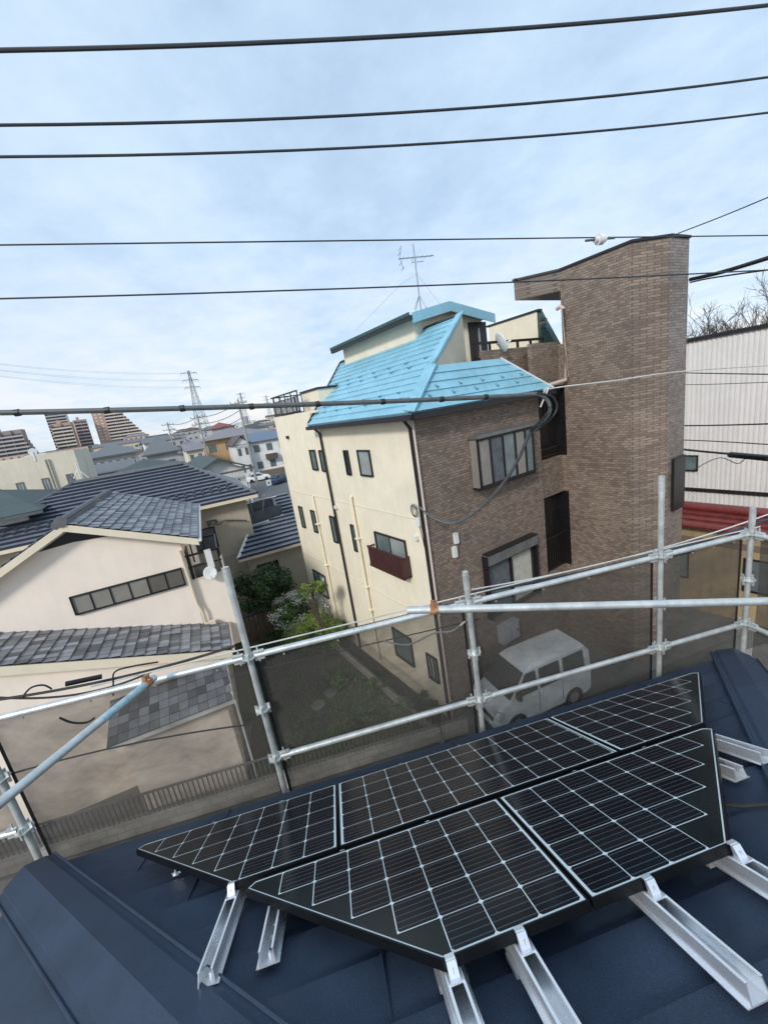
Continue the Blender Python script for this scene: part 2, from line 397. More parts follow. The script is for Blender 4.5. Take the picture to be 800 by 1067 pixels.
struct(MB().poly([fl(-12) - NH * .1 + Z * .0, fl(22) - NH * .1, fl(22) - NH * 6, fl(-12) - NH * 6]).build('yard_paving', 'concrete'))
# far street, seen between the houses
sa = onz(283, 520, 0); sb = onz(262, 476, 0)
sdir = (sb - sa).normalized(); sper = sdir.cross(Z)
struct(MB().poly([sa - sdir * 8 - sper * 2.8 + Z * .004, sa - sdir * 8 + sper * 3.2 + Z * .004, sa + sdir * 90 + sper * 3.2 + Z * .004, sa + sdir * 90 - sper * 2.8 + Z * .004]).build('road', 'asphalt'))
struct(MB().poly([sa - sdir * 8 - sper * 2.4 + Z * .008, sa - sdir * 8 - sper * 2.28 + Z * .008, sa + sdir * 90 - sper * 2.28 + Z * .008, sa + sdir * 90 - sper * 2.4 + Z * .008]).build('road_marking', 'road_white'))

# ------------------------------------------------------------------ the roof we stand on
DP = 2.6616; SL = R(26.9)
PO = CAM + NH * DP + Z * (-.98 * DP)                # origin in the plane of the panels' glass
DD = NH * math.cos(SL) - Z * math.sin(SL)            # down the slope
NN = E1.cross(DD)
if NN.z < 0: NN = -NN
RM = Matrix((E1, DD, E1.cross(DD))).transposed()
if (E1.cross(DD)).z < 0: RM = Matrix((E1, -DD, NN)).transposed()
ROFF = -.135                                          # roofing lies this far under the glass
def rp(u, w_, n=0): return PO + E1 * u + DD * w_ + NN * n
def rpix(x, y, n=0):
    q = onp(x, y, PO + NN * n, NN) - PO; return q.dot(E1), q.dot(DD)
eL = rpix(66, 900, ROFF); eR = rpix(748, 690, ROFF)
ew = rpix(400, 797, ROFF)[1] - .01
hs = 1 / math.cos(SL)                                 # hips run at 45 degrees in plan
uL, uR = -2.46, 3.68
ua = (uL + uR) / 2; wa = ew - (uR - uL) / 2 * hs      # apex
house = thing('house', 'house under the viewer with dark navy stepped metal hip roof carrying solar panels', 'house', (PO.x, PO.y, 0), 79.87)
O_ = rp(0, 0, ROFF)
mb = MB()
polyf = [(uL, -ew), (uR, -ew), (ua, -wa)]
courses(mb, O_, E1, -DD, NN, polyf, .270, .016)
# standing joints across the courses
k = 0; a = -ew
while a < -wa:
    b = a + .270
    P = clip(polyf, a, b)
    if len(P) >= 3:
        x0 = min(p[0] for p in P); x1 = max(p[0] for p in P); x = x0 + (.7 if k % 2 else 1.4)
        while x < x1 - .3:
            mb.hexa([O_ + E1 * x - DD * a + NN * .022, O_ + E1 * (x + .006) - DD * a + NN * .022, O_ + E1 * (x + .006) - DD * (b - .01) + NN * .002, O_ + E1 * x - DD * (b - .01) + NN * .002,
                     O_ + E1 * x - DD * a + NN * .0275, O_ + E1 * (x + .006) - DD * a + NN * .0275, O_ + E1 * (x + .006) - DD * (b - .01) + NN * .0085, O_ + E1 * x - DD * (b - .01) + NN * .0085])
            x += 1.82
    a = b; k += 1
roof = mb.build('roof', 'navy_roof', house)
# side faces of the hip roof
A3 = rp(ua, wa, ROFF); BL3 = rp(uL, ew, ROFF); BR3 = rp(uR, ew, ROFF)
for B3, sgn in ((BL3, -1), (BR3, 1)):
    dn = (E1 * sgn) * math.cos(SL) - Z * math.sin(SL); ev = -NH     # eave runs back from the corner
    nn = ev.cross(dn); nn = nn if nn.z > 0 else -nn
    half = (uR - uL) / 2; O2 = B3.copy()
    Lh = half * hs
    mb = MB(); courses(mb, O2, ev, -dn, nn, [(0, 0), (7.5, 0), (7.5, Lh), (half, Lh)], .270, .016)
    mb.build('roof_slope', 'navy_roof', house)
    mb = MB(); mb.box(B3 + dn * .02 - Z * .03 - ev * .02, ev * 7.5, dn * .02, Z * .035); mb.build('drip_edge', 'white_drip', house)
# hip caps: folded metal with raised centre and a bead along each side
for B3, nb in ((BL3, -1), (BR3, 1)):
    ax = (A3 - B3).normalized(); st = B3 - ax * .10
    dnl = (E1 * nb) * math.cos(SL) - Z * math.sin(SL)
    nside = (-NH).cross(dnl); nside = nside if nside.z > 0 else -nside
    pf = ax.cross(NN).normalized(); pf = pf if pf.dot(E1 * nb) < 0 else -pf     # towards the front face
    ps = ax.cross(nside).normalized(); ps = ps if ps.dot(E1 * nb) > 0 else -ps
    L = (A3 - B3).length + .2; top = (NN + nside).normalized()
    mb = MB()
    prof = [(pf * .145 + NN * .008), (pf * .145 + NN * .034), (pf * .118 + NN * .046), (top * .052 + pf * .01), (ps * .118 + nside * .046), (ps * .128 + nside * .034), (ps * .128 + nside * .008)]
    mb.prism([st + p for p in prof], ax * L)
    for q, nq in ((pf, NN), (ps, nside)):
        mb.prism([st + q * .12 + nq * .020, st + q * .120 + nq * .036, st + q * .182 + nq * .036, st + q * .182 + nq * .002], ax * L); mb.tube([st + q * .172 + nq * .040, st + ax * L + q * .172 + nq * .040], .007, 6)
    mb.build('hip_cap', 'navy_cap', house)
mb = MB(); mb.box(rp(uL, ew + .005, ROFF - .03), E1 * (uR - uL), DD * .022, NN * .040); mb.build('drip_edge', 'white_drip', house)
mb = MB(); gz = rp(0, ew + .03, ROFF).z
g0 = rp(uL, ew + .02, ROFF) - NH * .10; mb.box(Vector((g0.x, g0.y, g0.z - .17)), E1 * (uR - uL), NH * .10, Z * .09); mb.build('gutter', 'gutter_black', house)
mb = MB()
w0 = BL3 + E1 * .55 - NH * .55; w1 = BR3 - E1 * .55 - NH * .55
mb.prism([Vector((w0.x, w0.y, 0)), Vector((w1.x, w1.y, 0)), Vector(((w1 - NH * 6).x, (w1 - NH * 6).y, 0)), Vector(((w0 - NH * 6).x, (w0 - NH * 6).y, 0))], Z * (BL3.z - .15))
mb.build('wall', 'beige_trim', house)
# soffit under the eave
mb = MB(); s0 = BL3 - Z * .17; mb.box(Vector(s0), E1 * (uR - uL), -NH * 6.5, Z * .02); mb.build('soffit', 'beige_trim', house)
# small snow clips on the eave
def small_clip(x, y, label):
    u_, w_ = rpix(x, y, ROFF + .03)
    m_ = MB(); p = rp(u_, w_, ROFF + .024)
    m_.box(p, E1 * .03, DD * .05, NN * .003); m_.box(p + E1 * .012, E1 * .006, DD * .05, NN * .035); m_.box(p + E1 * -.012 + DD * .02, E1 * .05, DD * .012, NN * .012)
    tag(m_.build('roof_clip', 'aluminium', None, p, RM), label, 'clip')
small_clip(180, 913, 'small bright metal clip on the roof under the left panel edge')

# ------------------------------------------------------------------ solar panels
CELL = .159
def solar_panel(name, label, u0, u1, cols_x, w_top, slope_l, slope_r, group='solar panels on the hip roof'):
    """w_top: lower (eave) edge; rows run up the roof. slope_l / slope_r: how many cells the far side steps in per row."""
    depth = 5 * CELL + .03
    wl, wh = w_top, w_top - depth
    a, b = u0, u1
    aL = u0 + (depth if slope_l else 0) * .93; bR = u1 - (depth if slope_r else 0) * .93
    chL = .035 if slope_l else 0; chR = .035 if slope_r else 0
    out = [(a + chL, wl), (b - chR, wl)]
    if slope_r: out += [(b, wl - .045)]
    out += [(bR, wh), (aL, wh)]
    if slope_l: out += [(a, wl - .045)]
    org = rp((a + b) / 2, (wl + wh) / 2, 0)
    t = thing(name, label, 'solar panel', org, rot=RM, group=group)
    # frame: ring with the depth of the module
    cxm = sum(p[0] for p in out) / len(out); cym = sum(p[1] for p in out) / len(out)
    def inset(poly, d):
        n = len(poly); res = []
        for i in range(n):
            p0, p1, p2 = [Vector((*poly[(i + k) % n], 0)) for k in (-1, 0, 1)]
            d1 = (p1 - p0).normalized(); d2 = (p2 - p1).normalized()
            n1 = Vector((-d1.y, d1.x, 0)); n2 = Vector((-d2.y, d2.x, 0))
            c = Vector((cxm, cym, 0))
            if n1.dot(c - p1) < 0: n1 = -n1
            if n2.dot(c - p1) < 0: n2 = -n2
            bis = (n1 + n2).normalized(); q = p1 + bis * (d / max(.3, bis.dot(n1))); res.append((q.x, q.y))
        return res
    def ring(mb, outer, inner, n0, n1):
        n = len(outer)
        for i in range(n):
            j = (i + 1) % n
            mb.hexa([rp(*outer[i], n0), rp(*outer[j], n0), rp(*inner[j], n0), rp(*inner[i], n0), rp(*outer[i], n1), rp(*outer[j], n1), rp(*inner[j], n1), rp(*inner[i], n1)])
    i1 = inset(out, .007)
    mb = MB(); ring(mb, out, i1, -.033, .0015); mb.build('frame', 'black_frame', t)
    mb = MB(); mb.prism([rp(*p, -.012) for p in inset(out, .0065)], NN * .011); mb.build('glass', 'panel_black', t)
    mb = MB(); ra, rb = inset(out, .0080), inset(out, .0135)
    ring(mb, ra, rb, -.0008, -.0001)
    if not slope_l: mb.box(rp(a + .0082, wl - .010, -.0006), E1 * .0095, -DD * (depth - .02), NN * .0009)
    if not slope_r: mb.box(rp(b - .0177, wl - .010, -.0006), E1 * .0095, -DD * (depth - .02), NN * .0009)
    mb.build('border_line', 'cell_line', t)
    # cells
    cells = MB(); wt = w_top - .016
    for r_ in range(5):
        x0, x1 = cols_x(r_)
        n = int(round((x1 - x0) / CELL))
        y1 = wt - r_ * CELL; y0 = y1 - CELL
        cells.poly([rp(x0 - .002, y1 + .002, .0002 + .00002 * r_), rp(x0 + n * CELL + .002, y1 + .002, .0002 + .00002 * r_), rp(x0 + n * CELL + .002, y0 - .002, .0002 + .00002 * r_), rp(x0 - .002, y0 - .002, .0002 + .00002 * r_)], 'cell_line')
        for c in range(n):
            cx_, cy_ = x0 + (c + .5) * CELL, (y0 + y1) / 2; hh = CELL / 2 - .0021; ch = .009
            pts = [(-hh + ch, -hh), (hh - ch, -hh), (hh, -hh + ch), (hh, hh - ch), (hh - ch, hh), (-hh + ch, hh), (-hh, hh - ch), (-hh, -hh + ch)]
            cells.poly([rp(cx_ + px_, cy_ + py_, .0009) for px_, py_ in pts], 'cell_black', rnd.random())
            for q in range(5):
                yy = cy_ - hh + (q + .5) * 2 * hh / 5
                cells.poly([rp(cx_ - hh + .002, yy - .0008, .0013), rp(cx_ + hh - .002, yy - .0008, .0013), rp(cx_ + hh - .002, yy + .0008, .0013), rp(cx_ - hh + .002, yy + .0008, .0013)], 'bus_line')
    cells.build('cells', None, t)
    # mid clamps / bolts along the lower frame edge
    for q in range(1, int((b - a) / .45) + 1):
        uu = a + q * .45
        if uu < b - .1:
            m_ = MB(); m_.box(rp(uu, wl - .002, -.012), E1 * .022, DD * .013, NN * .012); m_.build('screw', 'aluminium', t)
    return t
W1 = -.262; W2 = -1.135
solar_panel('solar_module', 'left trapezoid solar panel of the row along the eave, its left edge stepped', -1.50, -.205, lambda r: (-.222 - CELL * (7 - r), -.222), W1, True, False)
solar_panel('solar_module', 'middle rectangular solar panel of the row along the eave', -.195, 1.445, lambda r: (-.175, -.175 + CELL * 10), W1, False, False)
solar_panel('solar_module', 'right trapezoid solar panel of the row along the eave, nearest the right hip', 1.455, 2.80, lambda r: (1.475, 1.475 + CELL * (7 - r)), W1, False, True)
solar_panel('solar_module', 'left trapezoid solar panel of the upper row nearest the viewer', -.645, .655, lambda r: (.638 - CELL * (7 - r), .638), W2, True, False)
solar_panel('solar_module', 'right trapezoid solar panel of the upper row nearest the viewer', .665, 2.00, lambda r: (.683, .683 + CELL * (7 - r)), W2, False, True)

# mounting rails: C-section aluminium with end clamp
RT = -.042
def rail(u_, wend, wstart, label, clamp_w=None):
    t = thing('mounting_rail', label, 'mounting rail', rp(u_, wend, RT), rot=RM, group='aluminium rails under the solar panels')
    wd = .033; hgt = .052; L = wstart - wend
    m_ = MB()
    def seg(x0, x1, n0, n1, a=0, l=None): m_.box(rp(u_ + x0, wend + a, RT + n0), E1 * (x1 - x0), DD * (L if l is None else l), NN * (n1 - n0))
    seg(-wd, wd, -hgt, -hgt + .004)
    m_.hexa([rp(u_ - wd, wend, RT - hgt + .004), rp(u_ - wd + .004, wend, RT - hgt + .004), rp(u_ - wd + .004, wstart, RT - hgt + .004), rp(u_ - wd, wstart, RT - hgt + .004),
             rp(u_ - wd + .006, wend, RT), rp(u_ - wd + .010, wend, RT), rp(u_ - wd + .010, wstart, RT), rp(u_ - wd + .006, wstart, RT)])
    m_.hexa([rp(u_ + wd - .004, wend, RT - hgt + .004), rp(u_ + wd, wend, RT - hgt + .004), rp(u_ + wd, wstart, RT - hgt + .004), rp(u_ + wd - .004, wstart, RT - hgt + .004),
             rp(u_ + wd - .010, wend, RT), rp(u_ + wd - .006, wend, RT), rp(u_ + wd - .006, wstart, RT), rp(u_ + wd - .010, wstart, RT)])
    seg(-wd + .004, -wd + .013, 0, .003); seg(wd - .013, wd - .004, 0, .003)
    seg(-wd - .012, -wd, -hgt, -hgt + .003); seg(wd, wd + .012, -hgt, -hgt + .003)
    m_.build('channel', 'aluminium', t)
    for xx in (-wd + .005, wd - .013):
        m_ = MB(); m_.box(rp(u_ + xx, wend - .001, RT + .0032), E1 * .008, DD * (L + .001), NN * .0012); m_.build('flange', 'alu_edge', t)
    m_ = MB(); Ls = min(.16, L * .4)
    m_.box(rp(u_ - .005, wend + .05, RT - hgt + .0045), E1 * .010, DD * Ls, NN * .001, 'black_rubber')
    for q in (0, .5, 1): m_.tube([rp(u_, wend + .05 + Ls * q, RT - hgt + .004), rp(u_, wend + .05 + Ls * q, RT - hgt + .016)], .007, 6, 'aluminium')
    m_.build('slot', None, t)
    m_ = MB()   # foot plate under the rail
    m_.box(rp(u_ - .05, wend + L * .45, ROFF + .02), E1 * .1, DD * .08, NN * (RT - hgt - ROFF - .02)); m_.build('foot', 'aluminium', t)
    if clamp_w is not None:
        m_ = MB(); cw = clamp_w
        m_.box(rp(u_ - .024, cw - .045, RT + .003), E1 * .048, DD * .043, NN * .006)
        m_.hexa([rp(u_ - .016, cw - .03, RT + .009), rp(u_ + .016, cw - .03, RT + .009), rp(u_ + .016, cw - .006, RT + .009), rp(u_ - .016, cw - .006, RT + .009),
                 rp(u_ - .016, cw - .016, RT + .046), rp(u_ + .016, cw - .016, RT + .046), rp(u_ + .016, cw - .006, RT + .046), rp(u_ - .016, cw - .006, RT + .046)])
        m_.box(rp(u_ - .016, cw - .008, RT + .0436), E1 * .032, DD * .02, NN * .004)
        m_.tube([rp(u_, cw - .022, RT + .01), rp(u_, cw - .022, RT + .032)], .006, 6)
        m_.build('end_clamp', 'aluminium', t)
def rpixr(x, y): return rpix(x, y, RT)
for (x0, y0, x1, y1, lb, cw) in (
    (239, 930, 220, 1010, 'mounting rail sticking out below the left corner of the eave row of panels', W1 - .83),
    (284, 946, 279, 990, 'short mounting rail just right of the leftmost one', None),
    (471, 1008, 488, 1066, 'mounting rail at the lowest tip of the upper left solar panel', W2 - .83),
    (542, 978, 590, 1066, 'second mounting rail from the lower tip of the upper row, between two others', W2 - .83),
    (679, 922, 777, 1026, 'long mounting rail ending in view on the roof at lower right', W2 - .83),
    (760, 884, 800, 917, 'mounting rail at the right tip of the upper row, running off to the right', W2 - .83),
    (740, 766, 795, 784, 'mounting rail right of the joint between the two panel rows', None),
    (740, 788, 766, 802, 'shortest mounting rail at the right under the other one', None)):
    a_, b_ = rpixr(x0, y0), rpixr(x1, y1); uu = (a_[0] + b_[0]) / 2; we = b_[1]
    if y1 > 1060: we = b_[1] - .35
    if x1 >= 800: we = b_[1] - .3
    ws = W1 - .1 if cw == W1 - .83 or cw is None and x0 < 300 else max(W2 - .1, a_[1] + .3)
    if cw is None and x0 > 700: ws = a_[1] + .45
    rail(uu, we, ws, lb, cw)
# black lead on the right of the roof
pts = [rp(*rpix(x, y, ROFF + .035), ROFF + .035) for x, y in [(735, 836), (752, 838), (775, 840), (800, 838), (840, 842)]]
tag(MB().tube(pts, .009, 8).build('solar_cable', 'black_rubber', None, pts[0], smooth=True), 'black lead lying on the navy roof right of the panels', 'cable')

# ------------------------------------------------------------------ scaffold
ES = hd(80.54); NS = hd(-9.46); DS = 3.0
SP = CAM + NS * DS
def sc(u_, z_, off=0): q = SP + ES * u_ + NS * off; return Vector((q.x, q.y, z_))
def spix(x, y, off=0): q = onp(x, y, SP + NS * off, NS); return (q - CAM).dot(ES), q.z
ZT = H - .563 * DS; ZB = H - .880 * DS
PR = .0243
def collar(t, u_, z_, off=0):
    m_ = MB(); c = sc(u_, z_, off)
    m_.tube([c - Z * .004, c + Z * .004], .062, 8); m_.tube([c - Z * .030, c + Z * .030], .030, 10)
    for k in range(4):
        an = k * math.pi / 2; d = ES * math.cos(an) + NS * math.sin(an)
        m_.box(c + d * .038 - Z * .045 - d.cross(Z) * .006, d * .020, d.cross(Z) * .012, Z * .085)
    m_.build('collar', 'galvanised', t, smooth=False)
def post(u_, ztop, label, off=0):
    t = thing('scaffold_post', label, 'scaffold post', sc(u_, 0, off), 80.54, group='scaffold posts')
    m_ = MB(); m_.tube([sc(u_, 0.02, off), sc(u_, ztop, off)], PR, 16, cap=False); m_.tube([sc(u_, ztop - .002, off), sc(u_, ztop, off)], PR * .99, 16)
    m_.tube([sc(u_, ztop - .16, off), sc(u_, ztop - .02, off)], PR + .0025, 16)
    m_.build('tube', 'galvanised', t, smooth=True)
    m_ = MB(); m_.box(sc(u_ - .07, 0, off - .07), ES * .14, NS * .14, Z * .02); m_.build('base_plate', 'galvanised', t)
    z_ = ZT
    while z_ > 3.0: collar(t, u_, z_, off); z_ -= .475
    return t
UP = [-.862 * DS, -.238 * DS, .3625 * DS, .985 * DS, 1.3175 * DS]
tops = [9.2 - .30 * DS, H - .315 * DS, H - .468 * DS, H - .315 * DS, H - .478 * DS]
labs = ['scaffold post at the lower left corner beside the roof hip', 'tall scaffold post in front of the garden tree, left of the middle', 'scaffold post standing in front of the brick tiled house, beside the van', 'tall scaffold post right of the van', 'corner scaffold post at the right, before the red tiled roof']
for u_, zt, lb in zip(UP, tops, labs): post(u_, zt, lb)
UP.insert(0, UP[0] - 1.8)
post(UP[0], H - .7, 'scaffold post outside the left edge of the view')
def srail(a, b, label, r=PR, m='galvanised', group='horizontal scaffold rails', ends=True, rust=False):
    mid = (a + b) / 2; d = (b - a).normalized()
    t = thing('scaffold_rail', label, 'scaffold pipe', a, group=group)
    m_ = MB(); m_.tube([a, b], r, 16); m_.build('tube', m, t, smooth=True)
    if ends:
        for p, s_ in ((a, 1), (b, -1)):
            m_ = MB(); m_.box(p + d * .0 * s_ - d.cross(Z).normalized() * .016 - Z * .035, d * .07 * s_, d.cross(Z).normalized() * .032, Z * .07)
            m_.box(p + d * .02 * s_ - d.cross(Z).normalized() * .005 - Z * .055, d * .012 * s_, d.cross(Z).normalized() * .010, Z * .13)
            m_.build('wedge_head', 'galvanised', t)
    return t
bays = ['left of the roof hip', 'at the far left, behind the diagonal pipe', 'in front of the garden', 'in front of the van', 'at the right between the last two posts']
for i in range(5):
    for z_, nm in ((ZT, 'top'), (ZB, 'lower')):
        lb = '%s horizontal scaffold rail %s' % (nm, bays[i])
        if i == 1 and nm == 'lower': continue
        srail(sc(UP[i] + .045, z_, 0), sc(UP[i + 1] - .045, z_, 0), lb)
for z_, nm in ((ZT, 'top'), (ZB, 'lower')):
    a = sc(UP[5], z_); srail(a - NS * .045 + ES * .0, a - NS * 1.755, '%s scaffold rail turning the right corner towards the viewer' % nm)
post(UP[5], H - .9, 'scaffold post outside the right edge of the view', -1.8)
# loose pipes lashed across
def tpipe(a, b, label, ra, clampend, paint=None):
    t = thing('scaffold_pipe', label, 'scaffold pipe', a)
    m_ = MB(); m_.tube([a, b], PR, 16); m_.build('tube', 'galvanised', t, smooth=True)
    d = (b - a).normalized()
    if paint:
        m_ = MB(); m_.tube([a + d * .03, a + d * paint], PR + .0008, 16, cap=False); m_.build('painted_end', 'pipe_blue', t, smooth=True)
    p = a + d * clampend; s = d.cross(Z).normalized(); q = s.cross(d)
    m_ = MB()
    m_.tube([p - d * .025, p + d * .025], PR + .008, 10, 'galvanised_rusty'); m_.box(p + q * .03 - s * .014 - d * .02, s * .028, d * .04, q * .03, 'galvanised_rusty')
    m_.tube([p + q * .03 - s * .035, p + q * .03 + s * .035], .008, 6, 'galvanised_rusty'); m_.build('clamp', None, t)
def depthpt(x, y, dz): return CAM + ray(x, y) * dz
tpipe(depthpt(161, 706, 2.95), depthpt(-60, 886, 1.75), 'diagonal scaffold pipe at the left with light blue end and rusty clamp', 0, .07, .45)
tpipe(depthpt(424, 636, 2.62), depthpt(900, 624, 2.55), 'long loose scaffold pipe crossing the right half with rusty clamp at its left end', 0, .17)

# nets between the posts
def net(u0, u1, z0, z1, label, off=.045, seed=0):
    m_ = MB(); nx, nz = 26, 22; base = len(m_.v)
    for j in range(nz + 1):
        for i in range(nx + 1):
            a = i / nx; b = j / nz; u_ = u0 + (u1 - u0) * a; z_ = z0 + (z1 - z0) * b
            edge = min(1, min(a, 1 - a) * 8) * min(1, (1 - b) * 6)
            q = noise.noise(Vector((u_ * 1.6 + seed, z_ * 1.1, 3 + seed))) * .07 + noise.noise(Vector((u_ * 3 + z_ * 2.2, z_ * 3 - u_, seed))) * .03
            sag = -.025 * math.sin(math.pi * a * 3) ** 2 * b
            m_.v.append(sc(u_, z_ + sag, off + .02 + q * edge + .03 * edge))
    for j in range(nz):
        for i in range(nx):
            k_ = j * (nx + 1) + i; m_.f.append((k_, k_ + 1, k_ + nx + 2, k_ + nx + 1)); m_.t.append(.5); m_.m.append(0)
    t = thing('safety_net', label, 'safety net', sc(u0, 3, off), 80.54, group='dark mesh nets of the scaffold')
    m_.build('mesh_sheet', 'net_mesh', t, smooth=True)
    m_ = MB()
    for uu in (u0, u1): m_.box(sc(uu - .012, z0, off + .012), ES * .024, NS * .003, Z * (z1 - z0))
    m_.box(sc(u0, z1 - .015, off + .012), ES * (u1 - u0), NS * .003, Z * .02)
    m_.build('hem', 'black_rubber', t)
    for zz in (z1 - .03,):
        for q in range(4):
            c_ = sc(u0 + (u1 - u0) * (q + .5) / 4, zz, off - .004); m_ = MB(); m_.tube([c_, c_ - NS * .012], .007, 8); m_.build('eyelet', 'concrete', t)
nl = ['beyond the left edge', 'over the stucco house at left', 'over the garden', 'over the van', 'right of the tall post before the tower']
for i in range(5):
    net(UP[i] + .035, UP[i + 1] - .035, 2.4, ZT - .035, 'dark translucent scaffold net ' + nl[i], seed=i * 5.3)
m_ = MB()
a = sc(UP[5] + .04, 0); 
for j in range(10):
    for i in range(8):
        pass
p0 = sc(UP[5] + .05, 2.4, -.05)
g = 8
for i in range(g):
    for j in range(g):
        q = lambda i, j: p0 - NS * (1.7 * i / g) + Z * ((ZT - .05 - 2.4) * j / g) + ES * (.04 * noise.noise(Vector((i * .5, j * .5, 4))))
        m_.poly([q(i, j), q(i + 1, j), q(i + 1, j + 1), q(i, j + 1)])
t = thing('safety_net', 'dark scaffold net round the right corner, edge on', 'safety net', p0, group='dark mesh nets of the scaffold'); m_.build('mesh_sheet', 'net_mesh', t)

# ------------------------------------------------------------------ wires
def wire(label, pix, off_d, r, m='dark_wire', az=80.5, name='overhead_wire', ext=True, group=None, n=24, cat='wire'):
    """a sagging line in a vertical plane at off_d metres; three or more sight points give its run"""
    nrm = hd(az - 90); P = CAM + nrm * off_d
    q = [onp(x, y, P, nrm) for x, y in pix]; e = hd(az)
    s_ = [(p - CAM).dot(e) for p in q]; z_ = [p.z for p in q]
    pts = []
    if len(q) == 3:
        for i in range(n + 1):
            t = s_[0] + (s_[2] - s_[0]) * ((i / n) * (1.5 if ext else 1) - (.25 if ext else 0))
            l0 = (t - s_[1]) * (t - s_[2]) / ((s_[0] - s_[1]) * (s_[0] - s_[2])); l1 = (t - s_[0]) * (t - s_[2]) / ((s_[1] - s_[0]) * (s_[1] - s_[2])); l2 = (t - s_[0]) * (t - s_[1]) / ((s_[2] - s_[0]) * (s_[2] - s_[1]))
            zz = z_[0] * l0 + z_[1] * l1 + z_[2] * l2; c = P + e * t; pts.append(Vector((c.x, c.y, zz)))
    else: pts = q
    return tag(MB().tube(pts, r, 8).build(name, m, None, pts[0], smooth=True), label, cat, group), pts
wire('thick black overhead cable highest in the sky', [(0, 52), (400, 38), (800, 5)], 6.0, .022)
wire('second black overhead cable from the top of the sky', [(0, 130), (400, 118), (800, 80)], 6.5, .017)
wire('third black overhead cable from the top of the sky', [(0, 163), (400, 152), (800, 117)], 6.5, .016)
wire('thin dark wire crossing the sky and carrying the white insulator', [(0, 255), (400, 250), (800, 245)], 7.0, .011)
wire('thin dark wire passing across the antenna and the brick tower', [(0, 311), (400, 299), (800, 281)], 7.0, .012)
# insulator on the fourth wire
c = onp(625, 249, CAM + hd(-9.5) * 7.0, hd(-9.5)); e = hd(80.5)
t = thing('insulator', 'white egg shaped insulator on the thin wire above the brick tower', 'insulator', c)
for k, (a, r_) in enumerate(((-.06, .05), (0, .09), (.06, .05))):
    mb = MB(); mb.tube([c + e * (a - .045), c + e * (a - .03), c + e * (a + .03), c + e * (a + .045)], r_, 12); mb.build('shed', 'white_plastic', t, smooth=True)
mb = MB(); mb.tube([c - e * .28, c + e * .28], .02, 8); mb.build('tie', 'grey_rubber', t)
# thick bundled cable with rings
_, bp = wire('thick grey bundled cable with black ties crossing to the blue roofed house', [(0, 430), (300, 422), (560, 411)], 7.2, .040, 'grey_rubber', name='bundled_cable', ext=False, cat='cable')
obc = bpy.data.objects['bundled_cable']
nrm = hd(-9.5); P = CAM + nrm * 7.2
for x, y in ((18, 430), (112, 427.5), (190, 425.5), (262, 423.5), (331, 421), (399, 418.5), (460, 416), (506, 413.5)):
    c = onp(x, y, P, nrm); mb = MB(); mb.tube([c - e * .035, c + e * .035], .052, 10); mb.build('tie', 'black_rubber', obc)
cpl = C0 + V * .31 + Z * 6.49 - U * .12       # coil on the beige wall
def spline(pts, n=8):
    out = []
    P = [pts[0]] + pts + [pts[-1]]
    for i in range(1, len(P) - 2):
        for k in range(n):
            t = k / n; a, b, c_, d = P[i - 1], P[i], P[i + 1], P[i + 2]
            out.append(.5 * ((2 * b) + (c_ - a) * t + (2 * a - 5 * b + 4 * c_ - d) * t * t + (3 * b - a - 3 * c_ + d) * t ** 3))
    out.append(pts[-1]); return out
def dpts(L): return [atd(x, y, d) for x, y, d in L]
lp = spline(dpts([(545, 411, 7.8), (560, 411, 7.85), (570, 417, 7.9), (573, 427, 7.9), (567, 438, 8), (552, 452, 8.2), (540, 478, 8.5), (524, 504, 8.9), (500, 530, 9.4), (474, 545, 9.8), (452, 540, 10.0), (437, 528, 10.25)]), 6)
tag(MB().tube(lp, .033, 8).build('drop_cable', 'grey_rubber', None, lp[0], smooth=True), 'grey drop cable curving down across the brick wall to the corner of the beige wall', 'cable')
for k, (dx_, lb) in enumerate(((3, 'outer black loop hanging where the bundled cable ends'), (-4, 'inner black loop hanging where the bundled cable ends'))):
    lp = spline(dpts([(556 + dx_, 410 + k, 7.82), (572 + dx_, 413 + k * 2, 7.88), (577 + dx_, 425, 7.9), (570 + dx_, 437 - k * 2, 7.9), (556 + dx_, 449, 8.1)]), 6)
    tag(MB().tube(lp, .018, 6).build('cable_loop', 'black_rubber', None, lp[0], smooth=True), lb, 'cable')
lp = spline(dpts([(566, 409, 7.9), (578, 404, 8), (640, 396.5, 8.6), (720, 386, 10), (850, 378, 14)]), 6)
tag(MB().tube(lp, .012, 6).build('support_wire', 'white_wire', None, lp[0], smooth=True), 'pale steel wire running from the cable end across the brick tower', 'wire')
lp = spline(dpts([(566, 407, 7.9), (571, 404, 7.9), (568, 412, 7.88), (563, 424, 7.9)]), 6)
tag(MB().tube(lp, .014, 6).build('wire_grip', 'white_wire', None, lp[0], smooth=True), 'pale spiral wire grip holding the end of the bundled cable', 'wire')
